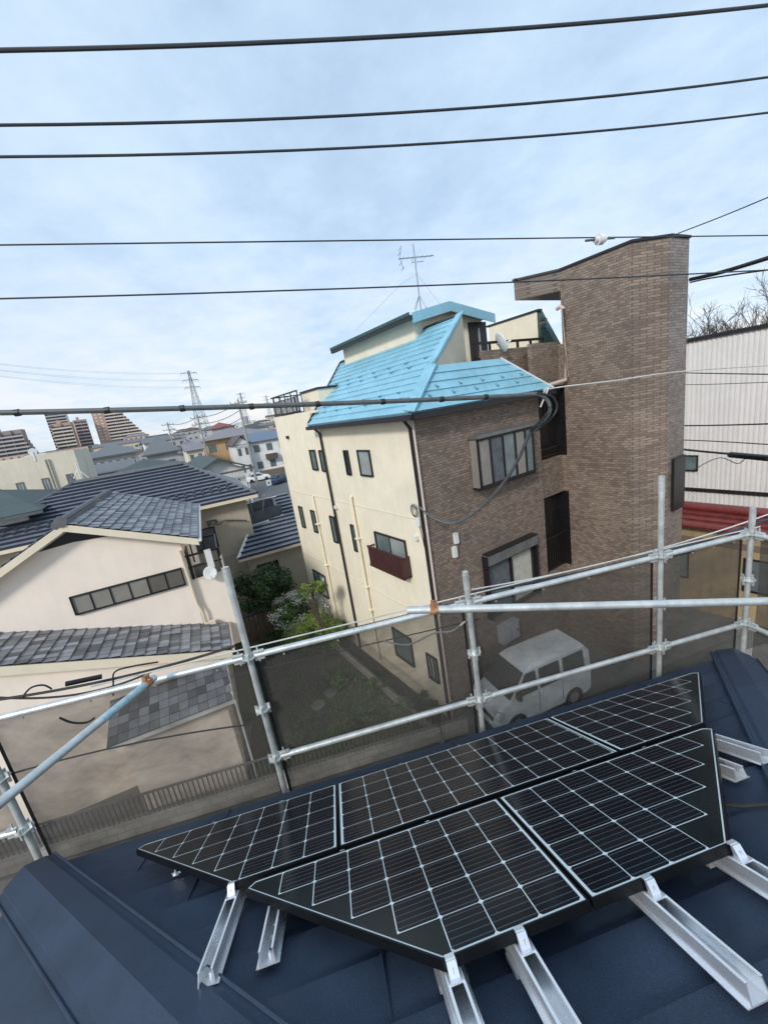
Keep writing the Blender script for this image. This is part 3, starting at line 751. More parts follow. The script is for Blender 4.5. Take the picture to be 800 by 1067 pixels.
# right of the tower
for pix, d, r_, lb in (
    ([(706, 243), (760, 222), (860, 180)], (15.5, 15, 14), .014, 'thin wire rising to the top right corner from the tower roof'),
    ([(719, 291), (760, 281), (880, 243)], (14.9, 14, 12), .05, 'thick black cable leaving the right edge of the tower'),
    ([(719, 294), (750, 288), (880, 270)], (14.9, 14, 12), .02, 'thin black cable just under the thick one right of the tower'),
    ([(700, 388), (745, 389), (880, 391)], (17, 16, 13), .016, 'thin black wire high across the pale corrugated wall'),
    ([(700, 401), (750, 400), (880, 395)], (17, 16, 13), .010, 'faint wire across the pale corrugated wall'),
    ([(700, 443.5), (750, 443), (880, 439)], (17, 16, 13), .022, 'black wire across the upper half of the pale corrugated wall'),
    ([(700, 458), (750, 460), (880, 468)], (17, 16, 13), .016, 'black wire sloping down across the pale corrugated wall'),
    ([(700, 467), (750, 472), (880, 482)], (17, 16, 13), .034, 'thick black cable carrying the splice box before the corrugated wall')):
    lp = spline([atd(x, y, d_) for (x, y), d_ in zip(pix, d)], 8)
    tag(MB().tube(lp, r_, 6).build('overhead_wire', 'black_rubber', None, lp[0], smooth=True), lb, 'wire')
e6 = (atd(800, 476, 14.9) - atd(760, 472.5, 15.8)).normalized(); c = atd(780, 475.5, 15.3)
tag(MB().tube([c - e6 * .62, c - e6 * .42, c + e6 * .42, c + e6 * .62], .085, 10).build('splice_box', 'black_rubber', None, c, smooth=True), 'black sleeve shaped splice box on the cable before the pale corrugated wall', 'splice box')
lp = spline(dpts([(722, 490, 16.5), (738, 481, 16.2), (752, 477, 16), (768, 483, 15.6), (776, 478, 15.4)]), 5)
tag(MB().tube(lp, .012, 6).build('cable_loop', 'black_rubber', None, lp[0]), 'thin looping lead below the splice box', 'cable')
# cables just outside the scaffold
wire('black cable of the pair running just beyond the scaffold top rail, the higher one', [(0, 729), (125, 706), (245, 673)], 3.9, .013, 'black_rubber', ext=False)
wire('black cable of the pair before the stucco house, the lower sagging one', [(0, 727), (90, 722), (160, 699)], 3.9, .010, 'black_rubber', ext=False)
wire('black cable above the top rail before the garden and the beige wall', [(240, 687), (430, 640), (640, 592)], 3.6, .013, 'black_rubber')
wire('pale rope wire above the top rail before the garden and the brick wall', [(240, 680), (430, 634), (700, 570)], 3.6, .007, 'white_wire')
wire('black cable above the top rail at the right, before the red roof', [(560, 606), (690, 576), (800, 541)], 3.8, .017, 'dark_wire')
wire('pale thin wire above the top rail at the right, before the red roof', [(560, 602), (690, 571), (800, 536)], 3.8, .008, 'white_wire')
wire('thin grey line drooping behind the net over the garden', [(240, 705), (400, 668), (500, 645)], 3.6, .006, 'dark_wire', ext=False)
wire('thin dark line behind the left net', [(0, 810), (120, 779), (262, 755)], 3.9, .008, 'dark_wire', ext=False)
lp = spline(dpts([(0, 725, 4.3), (10, 722, 4.3), (22, 728, 4.3)]), 5)
c1, c2 = atd(68, 713, 4.4), atd(106, 705, 4.4)
tag(MB().tube([c1, c1 * .9 + c2 * .1, c1 * .1 + c2 * .9, c2], .022, 10).build('splice_box', 'black_rubber', None, c1, smooth=True), 'black tube shaped splice box before the stucco house above the left net', 'splice box')
for k, L_ in enumerate(([(23, 727, 4.1), (32, 717, 4.1), (45, 714, 4.1), (54, 718, 4.1)], [(118, 725, 3.95), (118, 712, 3.95), (120, 700, 3.95), (140, 694, 3.95), (165, 690, 3.95)], [(62, 748, 3.2), (75, 753, 3.2), (90, 753, 3.2), (99, 748, 3.2)])):
    lp = spline(dpts(L_), 6); tag(MB().tube(lp, .007, 6).build('lead', 'black_rubber', None, lp[0]), ['thin black lead arching beside the splice box at left', 'thin black lead hanging near the rusty clamp of the diagonal pipe', 'short black lead drooping under the top rail at left'][k], 'cable')
lp = spline(dpts([(400, 668, 3.5), (425, 672, 3.4), (452, 660, 3.3), (470, 658, 3.3), (484, 648, 3.2)]), 6)
tag(MB().tube(lp, .008, 6).build('tie_wire', 'white_wire', None, lp[0]), 'pale tie wire wound onto the middle scaffold post', 'wire')

# ------------------------------------------------------------------ blue roofed house with brick front and tower
def lc(s_, t_, z_): q = C0 + U * s_ + V * t_; return Vector((q.x, q.y, z_))
hb = thing('house', 'three storey house with light blue roof, beige side wall and brown brick front with tower', 'house', C0, 58.6)
ZE = 8.93
MS = .68
def onleft(x, y):
    wv = ray(x, y); a = (CAM - C0).dot(U); b = wv.dot(U)
    k_ = (ZE + .02 + MS * (a + .35) - CAM.z) / (wv.z - MS * b); return CAM + wv * k_
def loc2(P): q = P - C0; return q.dot(U), q.dot(V)
hS, hT = loc2(onleft(450, 381))
mb = MB()
mb.poly([lc(0, 0, 0), lc(0, 0, ZE), lc(0, 6, ZE), lc(0, 6, 9.35), lc(0, 9.85, 9.35), lc(0, 9.85, 0)])
mb.poly([lc(0, 9.85, 0), lc(0, 9.85, 9.35), lc(6, 9.85, 9.35), lc(6, 9.85, 0)])
mb.box(lc(0, 5.5, 9.35), U * .12, V * 4.35, Z * .08)
mb.build('side_wall', 'beige_stucco', hb)
mb = MB(); mb.poly([lc(0, 0, 0), lc(4.75, 0, 0), lc(4.75, 0, ZE + .25), lc(0, 0, ZE + .1)]); mb.poly([lc(4.75, 0, 0), lc(4.75, 1.2, 0), lc(4.75, 1.2, ZE + .2), lc(4.75, 0, ZE + .2)])
mb.build('brick_front', 'brick_tile', hb)
# belts, pipes, gutters
mb = MB()
for z_ in (6.17, 3.2): mb.box(lc(-.012, .05, z_), U * .015, V * 9.8, Z * .035)
mb.build('belt', 'beige_trim', hb)
def pipe(pts, r, m, nm='downpipe'):
    return MB().tube(pts, r, 8).build(nm, m, hb, smooth=True)
pipe([lc(-.35, 5.35, ZE + .0), lc(-.07, 5.31, ZE - .3), lc(-.07, 5.31, .1)], .042, 'gutter_black')
pipe([lc(-.3, .12, ZE + .02), lc(-.07, .08, ZE - .35), lc(-.07, .06, .1)], .045, 'gutter_black')
pipe([lc(-.06, -.05, ZE - .2), lc(-.05, -.05, .1)], .03, 'pipe_pink')
pipe([lc(-.02, 3.82, 6.5), lc(-.09, 3.82, 6.45), lc(-.09, 3.82, .3)], .055, 'beige_stucco')
pipe([lc(-.02, 7.1, 6.2), lc(-.07, 7.1, 6.15), lc(-.07, 7.1, .3)], .035, 'beige_stucco')
for t_, z_ in ((3.82, 5.0), (3.82, 3.2), (3.82, 2.3), (7.1, 5.0), (7.1, 3.2)):
    mb = MB(); mb.box(lc(-.16, t_ - .09, z_), U * .16, V * .18, Z * .04); mb.build('pipe_bracket', 'beige_stucco', hb)
MBc = MB()
for k in range(3):
    r_ = .17 - k * .03; c = lc(-.06 - .02 * k, .36, 6.45)
    MBc.tube([c + V * r_ * math.cos(a * .449) + Z * r_ * math.sin(a * .449) * 1.15 for a in range(15)], .012, 6, ['white_wire', 'black_rubber', 'grey_rubber'][k])
MBc.box(lc(-.1, .18, 6.05), U * .08, V * .16, Z * .22, 'white_plastic'); MBc.tube([lc(-.08, .22, 6.1), lc(-.1, .1, 5.5), lc(-.08, .05, 5.3)], .012, 6, 'black_rubber')
MBc.build('cable_coil', None, hb)
# side windows (t from near to far)
for (t0, t1, z0, z1, gl) in ((6.12, 6.63, 7.27, 8.04, 'glass_light'), (5.40, 5.78, 7.25, 8.03, 'glass_light'), (3.57, 3.87, 7.22, 8.03, 'glass'), (2.24, 2.97, 7.24, 8.04, 'glass_frost'),
                             (8.68, 9.08, 4.56, 5.54, 'glass_light'), (7.37, 7.76, 4.56, 5.53, 'glass_light'), (5.56, 5.95, 4.47, 5.53, 'glass_light'), (4.07, 4.33, 4.45, 5.44, 'glass_light')):
    window(hb, lc(0, t1, z0), -V, -U, t1 - t0, z1 - z0, glass=gl, fr=.045, mull=0)
window(hb, lc(0, 8.95, 1.45), -V, -U, 1.3, 1.1, glass=('glass_light', 'glass_frost'), mull=1)
window(hb, lc(0, 2.74, 4.6), -V, -U, 1.66, .86, glass=('glass_light', 'glass_frost'), mull=1)
window(hb, lc(0, 2.62, 1.05), -V, -U, 1.05, 1.05, glass=('glass_light',), mull=0)
window(hb, lc(0, .85, 1.1), -V, -U, .5, .85, glass=('glass_frost',), mull=2)
mb = MB()    # slatted red-brown guard under the big window
for k in range(16): mb.box(lc(-.28, 1.02 + k * .117, 4.36), U * .025, V * .095, Z * .62)
mb.box(lc(-.285, 1.0, 4.98), U * .05, V * 1.9, Z * .05); mb.box(lc(-.285, 1.0, 4.33), U * .05, V * 1.9, Z * .04)
for t_ in (1.0, 2.87): mb.box(lc(-.28, t_, 4.36), U * .28, V * .03, Z * .05); mb.box(lc(-.28, t_, 4.95), U * .28, V * .03, Z * .05)
mb.box(lc(-.28, 1.0, 4.36), U * .28, V * .02, Z * .6)
mb.build('window_guard', 'red_slat', hb)
for (t_, z_) in ((7.72, 2.3), (8.5, 8.5), (5.1, 5.9), (.42, 5.6)):
    mb = MB(); mb.box(lc(-.10, t_, z_), U * .10, V * .13, Z * .12); mb.poly([lc(-.101, t_ + .02, z_ + .02), lc(-.101, t_ + .11, z_ + .02), lc(-.101, t_ + .11, z_ + .07), lc(-.101, t_ + .02, z_ + .07)]); mb.build('vent_hood', 'white_plastic' if z_ < 8 else 'rail_brown', hb)
# brick front windows
mb = MB()     # bay window box, third floor
b0, b1, z0, z1, dp = 1.75, 4.03, 6.66, 8.0, .32
mb.box(lc(b0, -dp, z0 - .06), U * (b1 - b0), V * dp, Z * .06, 'window_frame'); mb.box(lc(b0 - .04, -dp - .05, z1), U * (b1 - b0 + .08), V * (dp + .05), Z * .09, 'window_frame_grey')
for s_ in (b0, b1 - .05): mb.box(lc(s_, -dp, z0), U * .05, V * .05, Z * (z1 - z0), 'window_frame')
mb.box(lc(b0, -dp, z0), U * (b1 - b0), V * .04, Z * .06, 'window_frame'); mb.box(lc(b0, -dp, z1 - .07), U * (b1 - b0), V * .04, Z * .07, 'window_frame')
for f_ in (.2, .42, .64, .83): mb.box(lc(b0 + (b1 - b0) * f_, -dp - .003, z0 + .05), U * .045, V * .04, Z * (z1 - z0 - .1), 'window_frame')
wo_ = mb.build('window', None, hb)
mb = MB()
fs = [0, .2, .42, .64, .83, 1]
for i, gm in enumerate(('pane_grey', 'curtain_dark', 'glass_light', 'pane_grey', 'glass_light')):
    a, b = b0 + (b1 - b0) * fs[i], b0 + (b1 - b0) * fs[i + 1]; d_ = -dp + .03
    mb.poly([lc(a, d_, z0), lc(b, d_, z0), lc(b, d_, z1), lc(a, d_, z1)], gm)
mb.poly([lc(b0 + .02, -dp + .04, z0), lc(b0 + .02, 0, z0), lc(b0 + .02, 0, z1), lc(b0 + .02, -dp + .04, z1)], 'pane_grey'); mb.poly([lc(b1 - .02, -dp + .04, z0), lc(b1 - .02, 0, z0), lc(b1 - .02, 0, z1), lc(b1 - .02, -dp + .04, z1)], 'curtain')
mb.build('pane', None, wo_)
wo2 = window(hb, lc(1.86, 0, 2.6), U, -V, 2.15, 1.72, glass=('curtain_dark', 'curtain'), mull=1, fr=.09, proud=.10)
mb = MB(); mb.box(lc(1.84, -.24, 4.34), U * 2.19, V * .24, Z * .30); mb.build('shutter_box', 'window_frame_grey', wo2)
mb = MB(); mb.box(lc(1.83, -.25, 4.64), U * 2.21, V * .26, Z * .03); mb.box(lc(1.80, -.2, 2.6), U * .05, V * .2, Z * 2.0); mb.box(lc(4.02, -.2, 2.6), U * .05, V * .2, Z * 2.0); mb.build('shutter_frame', 'window_frame', wo2)
t_ = MB(); t_.box(lc(2.15, -.24, 1.62), U * .72, V * .24, Z * .55, 'meter_grey')
t_.box(lc(2.12, -.26, 2.17), U * .78, V * .27, Z * .03, 'meter_grey'); t_.box(lc(2.5, -.245, 1.66), U * .015, V * .01, Z * .47, 'window_frame_grey'); t_.box(lc(2.75, -.255, 1.85), U * .05, V * .012, Z * .08, 'window_frame_grey')
t_.build('meter_box', None, hb)
for k, (s_, z_) in enumerate(((.82, 5.32), (.72, 4.95))):
    mb = MB(); mb.box(lc(s_, -.09, z_), U * .12, V * .09, Z * .3); mb.build('junction_box', 'white_plastic', hb)
# link between front and tower: parapet, spandrels, dark loggias
mb = MB(); LT = .12
mb.box(lc(4.75, LT, 9.05), U * 1.3, V * .15, Z * 1.25); mb.box(lc(4.75, LT, 5.62), U * 1.3, V * .15, Z * 1.15); mb.box(lc(4.75, LT, 0), U * 1.3, V * .15, Z * 2.9)
mb.poly([lc(4.75, 2.2, 0), lc(6.1, 2.2, 0), lc(6.1, 2.2, 9.05), lc(4.75, 2.2, 9.05)])
mb.box(lc(4.75, LT, 5.55), U * 1.3, V * 2.2, Z * .07); mb.box(lc(4.75, LT, 9.0), U * 1.3, V * 2.2, Z * .06)
mb.poly([lc(6.02, -.06, 0), lc(6.02, 2.6, 0), lc(6.02, 2.6, 10.2), lc(6.02, -.06, 10.2)])
mb.box(lc(hS + 1.9, .5, 9.05), U * (6.02 - hS - 1.9), V * .13, Z * 1.22)
mb.build('loggia', 'brick_tile', hb)
mb = MB()
for z_, n_ in ((6.8, 0), (2.92, 1)):
    hh = 1.15 if n_ else .28
    mb.box(lc(4.75, LT + .02, z_ + hh), U * 1.25, V * .05, Z * .05); mb.box(lc(4.75, LT + .02, z_ + .05), U * 1.25, V * .04, Z * .04)
    for k in range(11): mb.box(lc(4.8 + k * .115, LT + .03, z_), U * .022, V * .022, Z * hh)
    mb.build('balcony_railing', 'rail_brown', hb); mb = MB()
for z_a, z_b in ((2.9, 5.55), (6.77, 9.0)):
    mb = MB(); mb.poly([lc(6.0, -.05, z_a), lc(6.0, .30, z_a), lc(6.0, .30, z_b), lc(6.0, -.05, z_b)], 'door_and_shade_dark'); mb.poly([lc(4.77, .30, z_a), lc(6.0, .30, z_a), lc(6.0, .30, z_b), lc(4.77, .30, z_b)], 'door_and_shade_dark'); mb.box(lc(5.36, .285, z_a), U * .05, V * .012, Z * (z_b - z_a), 'rail_brown'); mb.box(lc(4.77, .285, z_a + 2.0), U * 1.23, V * .012, Z * .05, 'rail_brown'); mb.build('loggia_shade', None, hb)
mb = MB(); mb.tube([lc(5.05, .4, 2.95), lc(5.05, .4, 4.4)], .03, 6); mb.box(lc(4.97, .3, 3.4), U * .06, V * .12, Z * .9); mb.build('laundry_pole', 'white_plastic', hb)
# tower
foot = [(5.98, -.07), (5.98, -2.09), (6.89, -2.60), (7.77, -2.66), (7.77, -.07)]
mb = MB(); ZTW = 12.2
for i in range(len(foot) - 1):
    a, b = foot[i], foot[i + 1]
    mb.poly([lc(*a, 0), lc(*b, 0), lc(*b, ZTW), lc(*a, ZTW)], 'brick_tile_grey' if i >= 2 else 'brick_tile')
mb.poly([lc(*foot[-1], 0), lc(*foot[0], 0), lc(*foot[0], ZTW), lc(*foot[-1], ZTW)], 'brick_tile')
mb.poly([lc(*p, ZTW - .01) for p in foot], 'concrete')
mb.build('tower', None, hb)
mb = MB()
ov = [(5.14, .9), (5.98, -.068), (7.76, -.068), (7.76, .9)]
mb.prism([lc(*p, 11.68) for p in ov], Z * .53, 'brick_tile_dark'); mb.build('tower_canopy', None, hb)  # whole canopy slab in a darker brick tile
mb = MB()
cp = [(7.7, .9), (5.14, .9), (5.98, -.07), (5.98, -2.09), (6.89, -2.60), (7.77, -2.66), (7.77, .9)]
for i in range(len(cp) - 1):
    a = lc(*cp[i], ZTW + .012); b = lc(*cp[i + 1], ZTW + .012); d = (b - a).normalized(); nn = d.cross(Z)
    mb.box(a - nn * .1 - d * .02, (b - a) + d * .04, nn * .14, Z * .06)
mb.build('tower_coping', 'gutter_black', hb)
mb = MB()
mb.tube([lc(5.9, .02, 11.2), lc(5.88, -.12, 11.24), lc(5.88, -.22, 11.15), lc(5.88, -.22, 9.2), lc(5.88, -.18, 9.12), lc(4.4, -.1, 8.98)], .06, 8)
mb.build('downpipe', 'pipe_pink', hb, smooth=True)
mb = MB(); mb.box(lc(7.06, -2.72, 4.9), U * .7, V * .06, Z * 1.58); mb.build('shutter', 'door_and_shade_dark', hb)
# blue roof: left slope and front slope
E_l = onleft(322, 441.5); Hp = onleft(450, 381); Tp = onleft(480, 328); Gp = onleft(355, 378)
E_c = lc(-.35, -.35, ZE + .02)
slL = math.sqrt(1 + MS * MS); upL = (U + Z * MS) / slL; nL = (Z - U * MS).normalized()
def q2(P): d = P - E_c; return (d.dot(V), d.dot(upL))
mb = MB(); pl_ = [q2(p) for p in (E_c, E_l, Gp, Tp, Hp)]
pl_[0] = (0, 0); pl_[1] = (pl_[1][0], 0)
courses(mb, E_c, V, upL, nL, pl_, .30, .034)
mb.prism([E_c + V * p[0] + upL * p[1] - nL * .02 for p in pl_], -nL * .06)
mb.build('roof', 'blue_roof', hb)
# front slope
hs_, ht_ = loc2(Hp); MF = (Hp.z - ZE - .02) / (ht_ + .35); slF = math.sqrt(1 + MF * MF); upF = (V + Z * MF) / slF; nF = (Z - V * MF).normalized()
F_r = lc(5.02, -.35, ZE + .02)
Fn = upF.cross(U)
tr = onp(519, 371, E_c, nF)
def q3(P): d = P - E_c; return (d.dot(U), d.dot(upF))
pf_ = [(0, 0), (5.35, 0), q3(tr), q3(Hp)]
pf_[2] = (pf_[2][0], pf_[3][1])
mb = MB(); courses(mb, E_c, U, upF, nF, pf_, .27, .034)
mb.prism([E_c + U * p[0] + upF * p[1] - nF * .02 for p in pf_], -nF * .05)
mb.build('roof', 'blue_roof', hb)
# hip cap and rake flashing in blue
def strip(a, b, wd, n, m, nm, th=.03, par=hb):
    d = (b - a).normalized(); s_ = d.cross(n).normalized(); q = MB(); q.box(a - s_ * wd / 2 + n * .02, b - a, s_ * wd, n * th); return q.build(nm, m, par)
strip(E_c + Z * .02, Hp + Z * .02, .26, (nL + nF).normalized(), 'blue_roof', 'hip_cap')
strip(Hp + Z * .02, Tp + Z * .02, .24, nL, 'blue_roof', 'rake_flashing', .05)
strip(Tp, Gp, .14, nL, 'gutter_black', 'ridge_flashing', .04)
strip(Gp, E_l, .07, nL, 'gutter_black', 'rake_flashing', .04)
# right rake of the front slope
strip(E_c + U * 5.35, E_c + U * pf_[2][0] + upF * pf_[2][1], .06, nF, 'white_plastic', 'rake_trim', .02)
mb = MB()
mb.box(E_c - U * .06 - V * .06 - Z * .16, U * .13, V * (pl_[1][0] + .12), Z * .12); mb.box(E_c - U * .0 - V * .06 - Z * .16, U * 5.4, V * .13, Z * .12)
mb.build('gutter', 'gutter_black', hb)
mb = MB(); mb.box(lc(-.33, -.33, ZE - .05), U * .33, V * 6.0, Z * .04); mb.box(lc(-.33, -.33, ZE - .05), U * 5.3, V * .33, Z * .04); mb.build('soffit', 'gutter_black', hb)
# snow guards: small hooks in rows
for row, (w_, sx) in enumerate(((.55, .0), (.85, .45), (2.0, .2), (2.3, .65))):
    x = .8 + sx
    while x < 7.5:
        if clip(pl_, w_, w_ + .01) and min(p[0] for p in clip(pl_, w_, w_ + .01)) < x < max(p[0] for p in clip(pl_, w_, w_ + .01)) - .2:
            p = E_c + V * x + upL * w_ + nL * .025; mb = MB(); mb.box(p, V * .06, upL * .10, nL * .012); mb.box(p, V * .06, upL * .012, nL * .06); mb.build('snow_guard', 'blue_roof_dark', hb)
        x += .9
for row, (w_, sx) in enumerate(((.35, 0), (.6, .4))):
    x = .8 + sx
    while x < 4.8:
        p = E_c + U * x + upF * w_ + nF * .025; mb = MB(); mb.box(p, U * .06, upF * .10, nF * .012); mb.box(p, U * .06, upF * .012, nF * .06); mb.build('snow_guard', 'blue_roof_dark', hb); x += .8
# wall block closing the high end of the left slope; terrace parapet; penthouse
hS, hT = loc2(Hp); tS, tT = loc2(Tp); gS, gT = loc2(Gp)
mb = MB()
mb.poly([lc(hS, hT, Hp.z - .3), lc(hS, hT, Hp.z - .02), lc(tS, tT, Tp.z - .02), lc(tS + .15, tT + .1, Tp.z - .02), lc(tS + .15, tT + .1, 9.0), lc(hS + .6, hT + .2, 9.0)])
mb.build('attic_wall', 'beige_stucco', hb)
PT = 3.0
def onT(x, y, t_): return onp(x, y, C0 + V * t_, V)
pk = onT(468, 315, PT - .35); pl3 = onT(429, 327, PT - .35); pr3 = onT(515, 328, PT - .35)
pks, pls, prs = loc2(pk)[0], loc2(pl3)[0], loc2(pr3)[0]
bk = 4.8
mb = MB(); zw = pl3.z - .05
ws0, ws1 = pls + .3, prs - .3
zl = pl3.z + (pk.z - pl3.z) * (.3 / (pks - pls)); zr = pr3.z + (pk.z - pr3.z) * (.3 / (prs - pks))
zl -= .12; zr -= .12; zp = pk.z - .12
mb.poly([lc(ws0, PT, 8.9), lc(ws1, PT, 8.9), lc(ws1, PT, zr), lc(pks, PT, zp), lc(ws0, PT, zl)])
mb.poly([lc(ws0, PT, 8.9), lc(ws0, PT, zl), lc(ws0, PT + bk, zl), lc(ws0, PT + bk, 8.9)]); mb.poly([lc(ws1, PT, 8.9), lc(ws1, PT, zr), lc(ws1, PT + bk, zr), lc(ws1, PT + bk, 8.9)])
mb.poly([lc(ws0, PT + bk, 8.9), lc(ws1, PT + bk, 8.9), lc(ws1, PT + bk, zr), lc(pks, PT + bk, zp), lc(ws0, PT + bk, zl)])
mb.build('penthouse_wall', 'beige_stucco', hb)
mb = MB()
for a, b in (((pls, pl3.z), (pks, pk.z)), ((pks, pk.z), (prs, pr3.z))):
    A = lc(a[0], PT - .35, a[1]); B = lc(b[0], PT - .35, b[1]); mb.hexa([A - Z * .04, B - Z * .04, B - Z * .04 + V * (bk + .7), A - Z * .04 + V * (bk + .7), A, B, B + V * (bk + .7), A + V * (bk + .7)], 'blue_roof')
    mb.hexa([A - Z * .26 - V * .03, B - Z * .26 - V * .03, B - Z * .26, A - Z * .26, A - V * .03 + Z * .04, B - V * .03 + Z * .04, B + Z * .04, A + Z * .04], 'blue_roof')
A = lc(pls, PT - .36, pl3.z)
mb.box(A - Z * .16 - U * .1, U * .12, V * (bk + .7), Z * .13, 'gutter_black'); mb.box(A - Z * .04 - U * .12, U * .02, V * (bk + .7), Z * .1, 'green_roof')
mb.build('penthouse_roof', None, hb)
d0 = onT(487, 336, PT); d1 = onT(505, 335, PT); ds0, ds1 = loc2(d0)[0], loc2(d1)[0]
mb = MB(); mb.box(lc(ds0, PT - .04, 9.2), U * (ds1 - ds0), V * .04, Z * (d0.z - 9.2), 'door_and_shade_dark'); mb.box(lc(ds0 + (ds1 - ds0) * .5, PT - .05, 9.9), U * .08, V * .02, Z * (d0.z - 10.1), 'glass_frost'); mb.build('terrace_door', None, hb)
# terrace: floor, parapet, railing
mb = MB(); mb.poly([lc(1.5, .8, 9.02), lc(7.7, .8, 9.02), lc(7.7, 8, 9.02), lc(1.5, 8, 9.02)]); mb.build('terrace_floor', 'concrete', hb)
TPz = E_c.z + 0
zpar = (E_c + upF * pf_[3][1]).z
mb = MB(); mb.box(lc(hS + .3, hT + .02, 9.0), U * (4.75 - hS - .3), V * .15, Z * (zpar - 9.02)); mb.build('parapet', 'brick_tile', hb)
mb = MB(); s_ = 2.6; zr_ = 10.45; rt = hT + .1
mb.box(lc(2.9, rt, zr_), U * 3.1, V * .06, Z * .07); mb.box(lc(2.9, rt, zpar + .04), U * 3.1, V * .05, Z * .05)
for k in range(6): mb.box(lc(2.9 + k * .61, rt, zpar - .02), U * .06, V * .05, Z * (zr_ - zpar + .04))
mb.build('terrace_railing', 'rail_brown', hb)
# raised beige wall behind, with black coping and green sloped side
WS = 8.0
a = onp(509, 341, C0 + U * WS, U); b = onp(559, 324, C0 + U * WS, U); ta, tb = loc2(a)[1], loc2(b)[1]; zt_ = (a.z + b.z) / 2
mb = MB(); mb.box(lc(WS, tb, 8.9), V * (ta - tb), U * .15, Z * (zt_ - 8.9)); mb.build('rear_wall', 'beige_stucco', hb)
mb = MB(); mb.box(lc(WS - .04, tb - .1, zt_), V * (ta - tb + .2), U * .23, Z * .07); mb.build('rear_coping', 'gutter_black', hb)
c = onp(577, 361, C0 + U * WS, U); tc_ = loc2(c)[1]
mb = MB(); mb.prism([lc(WS + .02, tb, zt_ + .03), lc(WS + .02, tb, 9.2), lc(WS + .02, tc_ - .3, 9.2), lc(WS + .02, tc_ - .1, c.z)], U * .3); mb.build('rear_roof_end', 'green_roof', hb)
lq = onp(565, 337, C0 + U * (WS - .3), U)
mb = MB(); mb.tube([lq - Z * .17, lq + Z * .08], .13, 6, 'window_frame', r2=.09); mb.tube([lq - Z * .12, lq + Z * .05], .10, 6, 'glass_light'); mb.tube([lq + Z * .08, lq + Z * .22], .13, 6, 'window_frame', r2=.02); mb.box(lq + Z * .15, U * .3, V * .03, Z * .03, 'window_frame'); mb.build('wall_lantern', None, hb)
# left wing: higher beige block and end balcony railing
mb = MB(); mb.box(lc(.6, 6.25, 8.9), V * 1.55, U * 3, Z * (10.16 - 8.9)); mb.build('upper_wall', 'beige_stucco', hb)
mb = MB(); mb.box(lc(.55, 6.2, 10.16), V * 1.65, U * 3.1, Z * .07); mb.build('upper_coping', 'gutter_black', hb)
mb = MB(); ra, rb, rz0, rz1 = 6.9, 9.8, 9.45, 10.22
for z_ in (rz0 + .03, rz1): mb.box(lc(.03, ra, z_), V * (rb - ra), U * .05, Z * .05); mb.box(lc(.03, rb, z_), U * 3.2, V * .05, Z * .05)
mb.box(lc(.03, ra, rz1 - .2), V * (rb - ra), U * .03, Z * .03)
n_ = 22
for k in range(n_ + 1): mb.box(lc(.045, ra + (rb - ra) * k / n_, rz0), V * (.06 if k % 5 == 0 else .025), U * .025, Z * (rz1 - rz0 - (0 if k % 5 == 0 else .18)))
for k in range(10): mb.box(lc(.1 + k * .33, rb, rz0), U * .03, V * .03, Z * (rz1 - rz0))
mb.build('balcony_railing', 'rail_brown', hb)

# antenna on the penthouse
ab = lc(*loc2(onT(438, 326, PT + 1.2)), 0); As, At = loc2(onT(438, 318, PT + .6))
base = onp(438, 319, C0 + V * (PT + .5), V); topp = onp(432, 254, base, V)
t = thing('tv_antenna', 'television antenna with yagi on a mast above the blue roofed house', 'antenna', base, 58.6)
mast_t = Vector((base.x, base.y, topp.z)); mast_t = base.lerp(mast_t, 1)
mb = MB(); mb.tube([base - Z * .1, mast_t], .022, 8); mb.build('mast', 'steel_grey', t)
bz = onp(433, 268, base, V).z; bc = Vector((base.x, base.y, bz)); bd = hd(80)
mb = MB(); mb.tube([bc - bd * .55, bc + bd * .65], .016, 6); mb.tube([bc - Z * .14 - bd * .1, bc - bd * .1], .01, 6); mb.tube([bc - Z * .14 - bd * .1, bc + bd * .28 - Z * .14, bc + bd * .33], .01, 6); mb.build('boom', 'steel_grey', t)
pd = bd.cross(Z)
mb = MB()
for k in range(7): mb.tube([bc + bd * (-.4 + k * .16) - pd * .13, bc + bd * (-.4 + k * .16) + pd * .13], .006, 5)
for s_ in (-1, 1): mb.tube([bc - bd * .5, bc - bd * .42 + Z * s_ * .32 - bd * .0], .010, 5); mb.tube([bc - bd * .45 + Z * s_ * .30 - pd * .2, bc - bd * .45 + Z * s_ * .30 + pd * .2], .008, 5); mb.tube([bc - bd * .5 + Z * s_ * .15 - pd * .2, bc - bd * .5 + Z * s_ * .15 + pd * .2], .008, 5)
mb.build('elements', 'steel_grey', t)
mb = MB()
for d_ in (U, -U, V, -V): mb.tube([base + Z * .35, base + d_ * .28 - Z * .1], .012, 5)
mb.build('tripod', 'steel_grey', t)
gq = Vector((base.x, base.y, base.z + 1.0))
mb = MB(); mb.tube([gq, base - U * .5 + Z * .75 + V * .2, base - U * .9 + V * 3 - Z * .1], .006, 5); mb.tube([gq, base + U * 1.0 - Z * .05], .006, 5); mb.build('guy_wire', 'white_wire', t)
